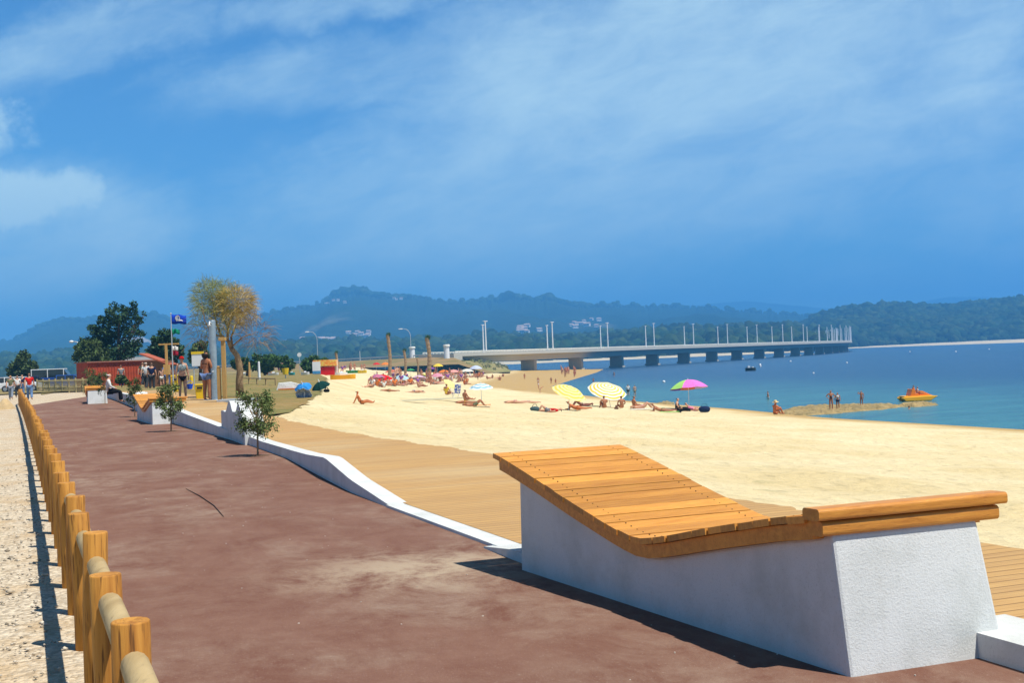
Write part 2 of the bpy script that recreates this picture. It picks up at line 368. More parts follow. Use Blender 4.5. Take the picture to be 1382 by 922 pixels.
# ------------------------------------------------------------------ kerbs
def strip(name, label, s0, s1, n, w0, w1, top, bottom, curve=True, group=None):
    mb = MB(); ss = lin(s0, s1, n)
    for s in ss:
        t = top(s)
        c_ = KC(s) if curve else 0
        mb.v += [(c_+w0, s, bottom(s)), (c_+w0+.015, s, t), (c_+w1, s, t), (c_+w1, s, bottom(s)-.1)]
    for i in range(n-1):
        for k in range(4): a = i*4+k; b = i*4+(k+1)%4; mb.f.append((a, b, b+4, a+4)); mb.mi.append(0)
    mb.f += [(3,2,1,0), tuple((n-1)*4+k for k in range(4))]; mb.mi += [0, 0]
    o = mb.build(name, CONC); o.matrix_world = MSW; return tag(o, label, 'kerb', group)
strip('kerb_wall', 'raised white concrete kerb wall between brown road and boardwalk, sloping to the ground at its near end', 13.3, 90, 260, 0, .25,
      lambda s: zkerb(s), lambda s: zroad(s)-.05)
strip('kerb_strip', 'thin white concrete strip flush with the road, between kerb wall and large lounger', 9.9, 13.6, 14, -.02, .23, lambda s: .031, lambda s: -.05)
strip('kerb_piece', 'short raised white kerb piece touching the far end of the large lounger', 8.75, 10.1, 10, -.10, .20, lambda s: .018+.065*ramp(10.1, 9.4, s), lambda s: -.05)
k4 = P(1336, 893, 0); ks, kw = sw(k4.x, k4.y)
print('kerb right', ks, kw)
strip('kerb_block', 'white concrete kerb starting beside the near corner of the large lounger', ks-6, ks+.35, 8, kw-.02, kw+.42, lambda s: .13, lambda s: -.05, curve=False)
# ------------------------------------------------------------------ lounger benches
BW, BL = .955, 3.80
def bench_top(t):
    a = [(-.03,.835),(.0,.822),(.12,.755),(.3,.62),(.42,.52),(.5,.468),(.58,.515),(.75,.645),(.9,.775),(1.07,.905)]
    # smooth sampling
    v = 0; n = 0
    for d in (-.03, -.015, 0, .015, .03): v += interp(a, t+d); n += 1
    return v/n
def make_bench(label):
    e = thing('lounger_bench', label, 'bench', group='white concrete loungers with wooden tops along the kerb')
    # concrete base, local y along the length, x across
    mb = MB(); N = 24; prof = []
    for i in range(N+1):
        t = i/N; y = BL*t
        prof.append((y, bench_top(t)-.125))
    def ring(x, inset):
        pts = []
        pts.append(Vector((x, 0, -.03)))
        for y, z in prof:
            yy = y + (.12*(1-y/.25) if y < .25 else 0)
            pts.append(Vector((x+inset, yy, z)))
        pts.append(Vector((x, BL, -.03)))
        return pts
    L = ring(0, .015); Rr = ring(BW, -.04); n = len(L)
    mb.v = [tuple(p) for p in L+Rr]
    mb.f = [tuple(range(n)), tuple(range(n, 2*n))[::-1]]+[(k, n+k, n+(k+1)%n, (k+1)%n) for k in range(n)]; mb.mi = [0]*len(mb.f)
    mb.build('concrete_base', CONC, e, bevel=.018)
    # planks
    npl = 27; y0, y1 = .06, BL*1.07; st = (y1-y0)/npl; rnd = random.Random(3); mb = MB()
    for i in range(npl):
        yc = y0+st*(i+.5); za, zb = bench_top((yc-st/2)/BL), bench_top((yc+st/2)/BL)
        ang = math.atan2(zb-za, st); ex = rnd.uniform(-.008, .008); wv = BW+.15
        if i < 1: continue
        for xs_ in (.05, BW-.05):
            for ys_ in (-.035, .035): mb.tube([(xs_+rnd.uniform(-.006,.006), yc+ys_, (za+zb)/2-.01+ys_*math.tan(ang)), (xs_, yc+ys_, (za+zb)/2+.0035+ys_*math.tan(ang))], .0045, 6, mi=1)
        mb.box((BW/2+.0+ex, yc, (za+zb)/2-.02+rnd.uniform(-.003,.003)), (wv, st/math.cos(ang)-.009, .038), 0, (ang, 'X'))
    mb.build('seat_planks', BWOOD, e, mats=[BWOOD, mat('screw_dark', (.06,.05,.045), .5, metal=.5)])
    # round-edged nosing plank and cross beam at the near end
    mb = MB()
    def rbar(y, z, dy, dz, x0, x1, yaw=0):
        pr = []; r = min(dy, dz)*.30
        for cx, cz, a0 in ((dy/2-r, dz/2-r, 0), (-dy/2+r, dz/2-r, 90), (-dy/2+r, -dz/2+r, 180), (dy/2-r, -dz/2+r, 270)):
            for k in range(5): a = R(a0+22.5*k); pr.append((cx+r*math.cos(a), cz+r*math.sin(a)))
        mb.prism([Vector((x0, y+a, z+b)) for a, b in pr], (x1-x0, 0, 0))
    rbar(.145, bench_top(0)-.020, .13, .062, -.085, BW+.13)
    mb.build('nosing_board', BEAM, e, smooth=False)
    mb = MB(); rbar(.155, bench_top(0)-.094, .12, .076, -.055, BW+.085)
    mb.build('cross_beam', BEAM, e)
    # curved side beams under the planks
    for x in (-.045, BW-.03):
        mb = MB(); M_ = 26
        for i in range(M_+1):
            t = 1.01*i/M_+.050; y = BL*t; z = bench_top(t)-.042
            for dx in (0, .075):
                mb.v += [(x+dx, y, z), (x+dx, y, z-.085)]
        for i in range(M_):
            a = i*4; b = a+4
            mb.f += [(a, a+1, b+1, b), (a+2, b+2, b+3, a+3), (a, b, b+2, a+2), (a+1, a+3, b+3, b+1)]; mb.mi += [0]*4
        mb.f += [(0,2,3,1), (M_*4, M_*4+1, M_*4+3, M_*4+2)]; mb.mi += [0, 0]
        mb.build('side_beam', BEAM, e)
    for ch in e.children:
        for v in ch.data.vertices: v.co.y -= v.co.x*.085
    return e
bench = make_bench('largest lounger bench in the foreground, white concrete base under a wavy orange plank top')
n0 = P(1149, 916.6, 0); f0 = P(703, 770, 0)
hd = math.atan2(-(f0.x-n0.x), f0.y-n0.y)
print('bench len', (f0-n0).length, math.degrees(hd))
hb = hd-R(4)     # the bench's local frame is square; a few degrees closer to the promenade keeps its end face as photographed
bench.location = (n0.x, n0.y, .0); bench.rotation_euler = (0,0,hd)
q = P(206, 574.5, 0); dup(bench, (q.x, q.y, zroad(sw(q.x,q.y)[0])), R(24), 'lounger bench with orange plank top behind the second sapling, halfway along the kerb')
q = P(118.5, 546, .15); b3 = dup(bench, (q.x, q.y, .15), R(20), 'farthest lounger bench, an elderly man in white seated on it')
# wavy topped concrete blocks (no planks)
def wavy_block(px, py, L, wd, label, hs=1.0, rz=TA):
    q = P(px, py, 0); s_, w_ = sw(q.x, q.y)
    e = thing('wavy_block', label, 'concrete block', (q.x, q.y, zroad(s_)), rz, 'wavy topped white concrete blocks on the kerb')
    pf = [(0,.46),(.02,.56),(.08,.60),(.17,.84),(.21,.90),(.25,.88),(.30,.74),(.36,.66),(.42,.70),(.48,.64),(.54,.86),(.60,.93),(.66,.88),(.72,.72),(.80,.62),(.9,.66),(1,.64)]
    def sm(t): return sum(interp(pf, min(1, max(0, t+d))) for d in (-.035,-.018,0,.018,.035))/5
    pts = [Vector((0, t*L, sm(t)*hs)) for t in lin(0, 1, 60)]; mb = MB()
    mb.prism([Vector((0,0,-.03))]+pts+[Vector((0,L,-.03))], (wd, 0, 0)); mb.build('concrete_body', CONC, e, bevel=.012)
    # higher rear ridge that catches the sun behind the dark front
    mb = MB(); mb.prism([Vector((wd-.12,L*.02,.3)), Vector((wd-.12,L*.06,.62*hs)), Vector((wd-.12,L*.22,.9*hs)), Vector((wd-.12,L,.78*hs)), Vector((wd-.12,L,.3))], (.14,0,0)); mb.build('rear_ridge', CONC, e, bevel=.01)
    return e
wavy_block(330.6, 601.5, 4.0, .42, 'white concrete block with two dark humps, right behind the nearest sapling')
wavy_block(186, 559, 3.2, .42, 'dark sided white concrete block farther along, beyond the middle lounger', .85)
# ------------------------------------------------------------------ fence
fe = thing('log_fence', 'long low fence of round treated pine posts and log rails beside gravel', 'fence', (*xy(4,.3),0))
e0 = Vector(fe.location)
rnd = random.Random(11); SP = 1.17
posts = []
s = FL[0][0]-SP
s_first = s
while s < 74:
    posts.append(s); s += SP
rail_mb = None
prev = None
for i, s in enumerate(posts):
    x, y = xy(s, fw(s)); z = zroad(s)
    r = .065*rnd.uniform(.95, 1.05); hh = FH+rnd.uniform(-.025, .02)
    mb = MB(); lean = rnd.uniform(-.02, .02)
    mb.tube([(x,y,z-.15),(x,y,z+.3),(x+lean,y,z+hh-.006),(x+lean,y,z+hh)], [r,r,r,r*.94], 18)
    p = mb.build('post', POSTW, fe, loc=-e0)
    p.data.polygons.foreach_set('use_smooth', [len(f.vertices) == 4 for f in p.data.polygons])
    if prev is not None:
        sa, sb = prev+.045, s-.05; pts = []; rr = []; wob = rnd.uniform(-.008,.008); rb = .047*rnd.uniform(.93,1.08); dz = rnd.uniform(-.006,.006)
        for k, t in enumerate((0,.008,.03,.35,.65,.97,.992,1)):
            ss = sa+(sb-sa)*t; xx, yy = xy(ss, fw(ss)+.012+wob); pts.append((xx, yy, zroad(ss)+FH-.138+dz)); rr.append(rb*(.55,.85,1,1,1,1,.85,.55)[k])
        mb = MB(); mb.tube(pts, rr, 14); ro = mb.build('rail', LOGW, fe, smooth=True, loc=-e0)
    prev = s
#SECTION2
# ------------------------------------------------------------------ hills and far shore
from mathutils import noise as MN
def fbm(x, y, z=0, o=4): return MN.fractal(Vector((x, y, z)), 1.0, 2.0, o)
class Hill:
    def __init__(s, name, prof, D0, D1, m, p=.8, rough=0, wl=25, n=200, back=1.25, z0=-3.0, lump=0, seed=0):
        s.prof, s.D0, s.D1, s.p, s.z0, s.rough, s.wl, s.lump, s.seed = prof, D0, D1, p, z0, rough, wl, lump, seed
        xs = lin(prof[0][0], prof[-1][0], n); rows = [0,.03,.08,.15,.23,.31,.4,.5,.6,.7,.78,.86,.93,1,1.06,1.15,back+.15]
        mb = MB()
        for t in rows:
            for x in xs: mb.v.append(s.pt(x, t))
        for i in range(len(rows)-1):
            for k in range(n-1): a = i*n+k; mb.f.append((a, a+1, a+n+1, a+n)); mb.mi.append(0)
        s.o = mb.build(name, m, smooth=True); tag(s.o, kind='structure')
    def pt(s, x, t):
        hy = 482.8+(691-x)*.0402; d = ray(x, hy); k = d.x/d.y
        Dc = s.D1*(1+.10*fbm(x*.006, s.seed)); D0 = s.D0*(1+.05*fbm(x*.01, 3+s.seed))
        D = D0+(Dc-D0)*t
        dc = ray(x, interp(s.prof, x)); zc = EYE+Dc*dc.z/dc.y
        if t <= 1:
            f = t**s.p; f = f*(1-.0) ; z = s.z0+(zc-s.z0)*f+s.lump*math.sin(math.pi*t)*fbm(x*.012, t*3, s.seed)
        else: z = zc-(zc-s.z0)*min(1, (t-1)/.3)**1.3
        if s.rough and .7 < t <= 1.1: z += s.rough*abs(fbm(x/s.wl*2.2, t*3, s.seed+5, 5))
        return (k*D, D, z)
    def hit(s, px, py):
        t = 0.0
        while t < 1:
            p = s.pt(px, t); d = ray(px, py)
            if EYE+p[1]*d.z/d.y <= p[2]: return Vector(p)
            t += .01
        return Vector(s.pt(px, 1))
HM1 = m_hill('hill_forest', (.012,.030,.022), (.025,.050,.030), (.20,.20,.14), .0009)
HM2 = m_hill('hill_forest_near', (.020,.045,.016), (.045,.070,.022), (.16,.14,.07), .002, (.64,.7))
Hill('far_mountains', [(820,425),(900,417),(960,410),(1010,406),(1050,410),(1100,415),(1160,418),(1230,410),(1280,401),(1330,401),(1400,406),(1440,404)], 7000, 8800, HM1, n=80)
hL = Hill('left_hill', [(-80,478),(-30,464),(0,461),(20,460),(42,450),(60,440),(85,433),(110,434),(130,432),(160,429),(190,423),(215,427),(240,437),(262,447),(300,455),(360,470)], 2600, 4600, HM1, rough=14, n=180, z0=-2, lump=20, seed=4)
hM = Hill('main_hill', [(250,462),(300,448),(330,438),(360,427),(400,418),(430,412),(448,405),(462,399),(490,397),(530,402),(575,404),(610,410),(660,409),(690,405),(740,407),(790,414),(870,415),(940,417),(1000,421),(1050,425),(1100,429),(1180,432),(1300,438)], 2300, 4400, HM1, rough=20, wl=14, n=520, z0=-3, lump=26, seed=9)
hF = Hill('foot_hills', [(-120,492),(0,488),(60,486),(160,482),(300,478),(360,472),(420,466),(520,468),(600,464),(650,458),(720,460),(790,462),(860,452),(930,448),(1000,448),(1080,447),(1115,452),(1140,464)], 1150, 2000, HM2, rough=6, wl=10, n=300, z0=-3, seed=2, lump=6)
hR = Hill('wooded_headland', [(1060,462),(1085,442),(1105,430),(1150,419),(1200,415),(1240,417),(1270,418),(1300,416),(1330,412),(1360,409),(1400,404),(1470,398)], 1720, 2500, HM2, rough=5, wl=10, n=160, z0=-3, seed=6, lump=5)
# far beaches
FARSAND = mat('far_beach_sand', (.60,.52,.36), .95, (.45,.40,.28), .05)
def shore(name, a, b, D, wdt, n=60, jag=12):
    mb = MB(); xs = lin(a, b, n)
    for x in xs:
        hy = 482.8+(691-x)*.0402; d = ray(x, hy); k = d.x/d.y; Dn = D(x)+jag*fbm(x*.02, 1)
        for q, z in ((0, -4.3), (.35, -3.0), (1, -1.6), (1.6, -1.0)): mb.v.append((k*(Dn+wdt*q), Dn+wdt*q, z))
    for i in range(n-1):
        for j in range(3): a_ = i*4+j; mb.f.append((a_, a_+4, a_+5, a_+1)); mb.mi.append(0)
    o = mb.build(name, FARSAND); tag(o, kind='structure')
shore('far_shore_sand', 560, 1120, lambda x: interp([(560,1000),(800,1060),(1000,1060),(1120,1150)], x), 130)
shore('headland_shore_sand', 1090, 1480, lambda x: interp([(1090,1600),(1160,1560),(1250,1460),(1382,1260),(1480,1150)], x), 260, jag=25)
# wooded masses: crowns scattered over the slopes
def ico():
    import bmesh
    bm = bmesh.new(); bmesh.ops.create_icosphere(bm, subdivisions=2, radius=1); v = np.array([p.co[:] for p in bm.verts]); f = np.array([[q.index for q in p.verts] for p in bm.faces]); bm.free(); return v, f
IV, IF = ico()
def crowns(name, pts, m, flat=False):
    """pts: (x, y, z, rx, rz)"""
    rs_ = np.random.RandomState(5); V = []; Fc = []; o = 0
    for x, y, z, rx, rz in pts:
        j = 1+rs_.uniform(-.28, .28, (len(IV), 1)); v = IV*j*np.array([rx, rx, rz])+np.array([x, y, z]); V.append(v); Fc.append(IF+o); o += len(IV)
    V = np.concatenate(V); Fc = np.concatenate(Fc)
    me = bpy.data.meshes.new(name); me.vertices.add(len(V)); me.vertices.foreach_set('co', V.ravel()); me.loops.add(Fc.size); me.loops.foreach_set('vertex_index', Fc.ravel().astype(np.int32))
    me.polygons.add(len(Fc)); me.polygons.foreach_set('loop_start', np.arange(0, Fc.size, 3, dtype=np.int32)); me.polygons.foreach_set('loop_total', np.full(len(Fc), 3, dtype=np.int32)); me.materials.append(m); me.update(); me.validate()
    ob = bpy.data.objects.new(name, me); COL.objects.link(ob); return ob
WOODM = mat('woodland_leaves', (.014,.038,.016), 1, (.038,.060,.022), .03, spec=0, island=.5)
rnd = random.Random(21); pts = []
for i in range(4600):
    x = rnd.uniform(1070, 1460); t = rnd.random()**1.2*1.0; p = hR.pt(x, t); r = rnd.uniform(5, 9.5)
    if t < .03: r *= .7
    pts.append((p[0], p[1], p[2]+r*.5, r, r*rnd.uniform(.7, 1.15)))
tag(crowns('headland_woods', pts, WOODM), kind='stuff', label='dense dark wood covering the headland right of the bridge', cat='woodland')
pts = []
for i in range(3800):
    x = rnd.uniform(-60, 1128); t = rnd.random()**1.3*1.02; p = hF.pt(x, t); r = rnd.uniform(5, 9.5)
    pts.append((p[0], p[1], p[2]+r*.5, r, r*rnd.uniform(.7, 1.3)))
tag(crowns('shore_woods', pts, WOODM), kind='stuff', label='belt of dark trees along the far shore behind the bridge', cat='woodland')
pts = []
for i in range(1500):
    x = rnd.choice([rnd.uniform(440, 560), rnd.uniform(640, 800), rnd.uniform(300, 1150), rnd.uniform(20, 250)])
    h_ = hM if x > 255 else hL
    p = h_.pt(x, rnd.uniform(.93, 1.0)); r = rnd.uniform(5, 12)*(1.7 if 455 < x < 500 or 680 < x < 695 or 735 < x < 745 else 1)
    pts.append((p[0], p[1], p[2]+r*.4, r, r*rnd.uniform(.6, 1.0)))
tag(crowns('ridge_woods', pts, WOODM), kind='stuff', label='ragged pine wood along the skyline of the hills', cat='woodland')
# houses on the slopes
HW = plain('house_white_render', (.78,.77,.72), .8); HR_ = plain('house_roof_tile', (.45,.34,.28), .8); HWIN = plain('house_window', (.03,.04,.05), .3)
hs = thing('hillside_house', 'x', 'house'); mb = MB(); mb.box((0,0,3), (11,8,6)); mb.build('wall', HW, hs)
mb = MB(); mb.prism([Vector((-6,-4.6,6)), Vector((-6,4.6,6)), Vector((-6,0,8.4))], (12,0,0)); mb.build('roof', HR_, hs)
for x in (-3.5,0,3.5): mb = MB(); mb.box((x,-4.03,3.6), (1.4,.1,1.6)); mb.build('window', HWIN, hs)
first = True
villages = [('white house in the village cluster low on the main hill above the hedge', 385, 455, 458, 470, 11, hM), ('white house in the row halfway up the hill between the palm trunks', 468, 506, 449, 456, 7, hM),
            ('white house in the village on the slope above the first bridge lamps', 700, 730, 441, 452, 8, hM), ('white house in the string of houses on the slope left of the paired lamps', 772, 812, 433, 443, 10, hM), ('white house at the left foot of the main hill beside the bare tree', 325, 362, 468, 478, 8, hM),
            ('white building among trees on the ridge top of the main hill', 440, 470, 402, 412, 5, hM), ('pale house on the ridge plateau', 520, 545, 404, 407, 3, hM)]
for lab, xa, xb, ya, yb, n_, hh in villages:
    for i in range(n_):
        x, y = rnd.uniform(xa, xb), rnd.uniform(ya, yb); q = hh.hit(x, y); o = hs if first else copy_tree(hs); first = False
        o.location = q-Vector((0,0,1)); o.rotation_euler = (0,0,rnd.uniform(-.5,.5)); o.scale = (rnd.uniform(.85,1.4),)*3; o['label'] = lab; o['group'] = lab.replace('white house', 'houses').replace('white building', 'buildings').replace('pale house', 'houses')
# quarry scar on the left hill
SC = mat('bare_quarry_rock', (.42,.36,.30), 1, (.30,.27,.24), .01)
mb = MB(); pp = []
for a in range(14):
    an = a/14*2*math.pi; x = 186+18*math.cos(an)*rnd.uniform(.7,1.1); y = 463-5.5*math.sin(an)*rnd.uniform(.7,1.1); q = hL.hit(x, y); pp.append(Vector((q.x, q.y-12, q.z+6)))
c_ = sum(pp, Vector())/14
pb = [p+Vector((0,60,-12)) for p in pp]
mb.add(pp+pb+[c_+Vector((0,-14,4))], [(k, (k+1)%14, 28) for k in range(14)]+[(k, 14+k, 14+(k+1)%14, (k+1)%14) for k in range(14)]); tag(mb.build('quarry_scar', SC), kind='structure')
# meadow far inland, left
MEAD = mat('inland_meadow', (.20,.18,.07), 1, (.34,.26,.13), .03, spec=0)
mb = MB(); ss_ = [112,135,180,250,330,450,700,1300]
for s in ss_: mb.v += [(w_, s, .30+(.0 if s < 150 else .25)+.0*w_) for w_ in (-1400,-500,-100,-10, 3.5)]
for i in range(len(ss_)-1):
    for k in range(4): a = i*5+k; mb.f.append((a,a+1,a+6,a+5)); mb.mi.append(0)
o = mb.build('meadow', MEAD); o.matrix_world = MSW; tag(o, kind='structure')
mb = MB(); ss_ = [255,300,350,450,700,1100]
for s in ss_: mb.v += [(w_, s, .62) for w_ in (3.4, 20, 40, interp(WE, s)-2)]
for i in range(len(ss_)-1):
    for k in range(3): a = i*4+k; mb.f.append((a,a+1,a+5,a+4)); mb.mi.append(0)
o = mb.build('meadow', MEAD); o.matrix_world = MSW; tag(o, kind='structure')
# ------------------------------------------------------------------ bridge
BT = 4.25
def bridge_path():
    pts = []; x, y = -7.8-22.7*.42, 390-41.2*.42; step = 4.0; hd_ = math.atan2(22.7, 41.2); L = 47.0; dist = -.42*L; kk = dist/L
    while kk < 26.5:
        pts.append((kk, x, y, hd_)); h2 = hd_
        if kk > 6.5: hd_ -= R(1.75)*step/L*(1 if kk < 16 else .3)
        x += math.sin(hd_)*step; y += math.cos(hd_)*step; dist += step; kk = dist/L
    return pts
BP = bridge_path()
def bat(k, u=0):
    a = min(BP, key=lambda p: abs(p[0]-k)); d = (k-a[0])*47.0
    return Vector((a[1]+math.sin(a[3])*d-math.cos(a[3])*u, a[2]+math.cos(a[3])*d+math.sin(a[3])*u, 0)), a[3]
def proj(v):
    d = CM.inverted() @ (Vector(v)-Vector((0,0,EYE))); return (W0/2+F*d.x/-d.z, H0/2-F*d.y/-d.z)
b0 = thing('sea_bridge', 'long low concrete road bridge curving across the bay on square piers', 'bridge', (*bat(0)[0][:2], WATER))
B0 = Vector(b0.location)
def sweep(prof, z=0, name='x', m=BRIDGE, k0=-9, k1=99):
    mb = MB(); pp = [p for p in BP if k0 <= p[0] <= k1]; n = len(prof)
    for k, x, y, h in pp:
        for u_, z_ in prof: mb.v.append((x-math.cos(h)*u_-B0.x, y+math.sin(h)*u_-B0.y, z_-B0.z))
    for i in range(len(pp)-1):
        for j in range(n): a = i*n+j; b_ = i*n+(j+1)%n; mb.f.append((a, b_, b_+n, a+n)); mb.mi.append(0)
    mb.f += [tuple(range(n))[::-1], tuple((len(pp)-1)*n+j for j in range(n))]; mb.mi += [0,0]
    return mb.build(name, m, b0)
D_ = BT-1.0
sweep([(0,D_),(0,D_-.55),(2.2,D_-.9),(3.0,D_-2.6),(9.0,D_-2.6),(9.8,D_-.9),(12,D_-.55),(12,D_)], name='girder')
sweep([(.05,D_+.003),(.05,D_+.45),(.30,D_+.45),(.30,D_+.003)], name='near_kerb'); sweep([(11.7,D_+.003),(11.7,D_+.45),(11.95,D_+.45),(11.95,D_+.003)], name='far_kerb')
def railing(u, name):
    mb = MB(); pp = BP
    for z_, r in ((BT, .07), (BT-.28, .045)):
        mb.tube([(x-math.cos(h)*u-B0.x, y+math.sin(h)*u-B0.y, z_-B0.z) for k, x, y, h in pp[::2]], r*1.3, 5)
    for k, x, y, h in pp[::1]:
        for d in (0, 2.0): mb.box((x+math.sin(h)*d-math.cos(h)*u-B0.x, y+math.cos(h)*d+math.sin(h)*u-B0.y, (BT+D_+.40)/2-B0.z), (.16,.16,BT-D_-.42), -h)
    mb.build(name, mat('bridge_rail_white', (.72,.70,.62), .6), b0)
railing(.17, 'near_railing'); railing(11.83, 'far_railing')
k = .02
ki = 0
while k < 26:
    c, h = bat(k, 6); mb = MB(); M = -h
    zt = D_-2.6
    mb.box((c.x-B0.x, c.y-B0.y, (zt+WATER+.7)/2-B0.z), (5.4, 1.9, zt-WATER-.7-.02), M); mb.box((c.x-B0.x, c.y-B0.y, WATER+.1-B0.z), (6.2, 2.6, 1.2), M)
    mb.box((c.x-B0.x, c.y-B0.y, zt-.2-B0.z), (6.0, 2.3, .36), M)
    mb.build('pier', PIER, b0, bevel=.15); k += .80 if True else 0; ki += 1
# abutment
c, h = bat(-.40, 6); mb = MB(); mb.box((c.x-B0.x, c.y-B0.y, -1-B0.z), (12.6, 5, 9.2), -h); mb.build('abutment', BRIDGE, b0)
# lamps
def lamp_mast(hgt, arm):
    e = thing('bridge_lamp', 'x', 'street lamp'); mb = MB(); mb.tube([(0,0,0),(0,0,.9),(0,0,hgt)], [.30,.25,.19], 8); mb.build('mast', WHITE, e)
    mb = MB(); mb.box((0,-.0,hgt+.08), (.45,2.6*arm,.22)); mb.build('lamp_head', WHITE, e); return e
ORD = ['first','second','third','fourth','fifth','sixth','seventh','eighth','ninth','tenth','eleventh','twelfth','thirteenth','fourteenth','fifteenth','sixteenth','seventeenth','eighteenth','nineteenth','twentieth','twenty-first','twenty-second','twenty-third','twenty-fourth','twenty-fifth','twenty-sixth']
LN = lamp_mast(10.3, .9); LF = lamp_mast(9.7, .6)
for i in range(26):
    c, h = bat(i, .6); o = LN if i == 0 else copy_tree(LN); o.location = (c.x, c.y, D_); o.rotation_euler = (0,0,-h); o['label'] = '%s white lamp mast from the left on the near side of the bridge'%ORD[i]; o['group'] = 'lamp masts along the bridge'; o.scale = (1+.03*max(0, i-6), 1, 1+.025*max(0, i-6))
    if i in (0,1,2,4,6,8,12,16,20): print('lamp', i, [round(q) for q in proj((c.x, c.y, D_))], round(c.y))
    c, h = bat(i+.36, 11.4); o = LF if i == 0 else copy_tree(LF); o.location = (c.x, c.y, D_); o.rotation_euler = (0,0,-h); o['label'] = '%s white lamp mast from the left on the far side of the bridge'%ORD[i]; o['group'] = 'lamp masts along the bridge'; o.scale = (1+.03*max(0, i-6), 1, 1+.025*max(0, i-6))
# ------------------------------------------------------------------ embankment road with its lamps
EMB = mat('dry_embankment', (.30,.20,.10), 1, (.20,.17,.07), .12, .3, spec=0)
crest = [PD(612,479.2,372), PD(578,478.6,378), PD(526,481.3,392), PD(461,484.8,405), PD(394,488.6,430), PD(330,492,470), PD(250,496,540)]
mb = MB(); rows = []
for i, c in enumerate(crest):
    zt = c.z-.8
    tc_ = sstep(0, 1.2, i)
    r_ = [(c.x+3, c.y-34, .40), (c.x+2, c.y-16, .62+(zt-.6)*.45), (c.x, c.y-2, zt-.05), (c.x, c.y, zt), (c.x, c.y+11, zt), (c.x, c.y+22, .3)]
    mb.v += r_
for i in range(len(crest)-1):
    for k in range(5): a = i*6+k; mb.f.append((a,a+6,a+7,a+1)); mb.mi.append(0)
mb.v += [(crest[0].x+14, crest[0].y-26, -3.9), (crest[0].x+16, crest[0].y-10, -3.9), (crest[0].x+14, crest[0].y+6, -3.9), (crest[0].x+14, crest[0].y+12, -3.9)]
n_ = len(mb.v)-4; mb.f += [(0,1,n_+1,n_),(1,2,n_+2,n_+1),(2,3,n_+3,n_+2)]; mb.mi += [0]*3
tag(mb.build('embankment', EMB), kind='structure')
gr = thing('guard_rail', 'pale guard rail along the embankment road left of the bridge', 'guard rail', (crest[0].x, crest[0].y, crest[0].z-.8)); g0 = Vector(gr.location)
mb = MB(); pts_ = [c-g0 for c in crest]; 
for dz in (0,-.12,-.24): mb.tube([p+Vector((0,0,dz)) for p in pts_], .11, 5)
mb.build('rail', GALV, gr); mb = MB()
for a, b_ in zip(crest, crest[1:]):
    n = int((b_-a).length/4)
    for j in range(n): p = a+(b_-a)*j/n-g0; mb.box((p.x, p.y+.1, p.z-.45), (.12,.12,.8))
mb.build('rail_posts', GALV, gr)
def cane_lamp(px, ytop, ybase, Y, label, side=-1):
    p = PD(px, ybase, Y); hgt = (ybase-ytop)/F*Y; e = thing('street_lamp', label, 'street lamp', p, 0, 'curved street lamps on the inland road'); mb = MB(); sc_ = Y/F
    pts = [(0,0,-1),(0,0,hgt*.72)]+[(side*(1-math.cos(a))*8*sc_, 0, hgt*.72+math.sin(a)*hgt*.26) for a in (.4,.8,1.2,1.57)]+[(side*11*sc_,0,hgt*.985)]
    mb.tube(pts, [.13,.10,.09,.08,.07,.06,.05], 7); mb.build('pole', GALV, e); mb = MB(); mb.ball((side*13*sc_,0,hgt*.985), (3.2*sc_,.22,.16), 10, 6); mb.build('lamp_head', WHITE, e, smooth=True)
cane_lamp(429, 447, 489, 400, 'curved grey street lamp above the round hedge bush and kiosk')
cane_lamp(555, 443, 481, 385, 'curved grey street lamp between the two tall palm trunks')
cane_lamp(111, 460, 508, 150, 'curved grey street lamp in front of the big dark tree')
def column(px, yt, yb, Y, label):
    p = PD(px, yb, Y); e = thing('white_pillar', label, 'pillar', p); hh = (yb-yt)/F*Y; mb = MB(); mb.tube([(0,0,-1),(0,0,hh*.8)], [.9,.8], 12); mb.build('shaft', WHITE, e, smooth=False); mb = MB(); mb.tube([(0,0,hh*.8),(0,0,hh*.88),(0,0,hh)], [1.0,1.05,.95], 12); mb.build('cap', HW, e)
column(603, 465, 481, 368, 'squat white pillar at the left end of the bridge parapet'); column(556.5, 468, 481, 384, 'squat white pillar at the foot of the second curved street lamp')
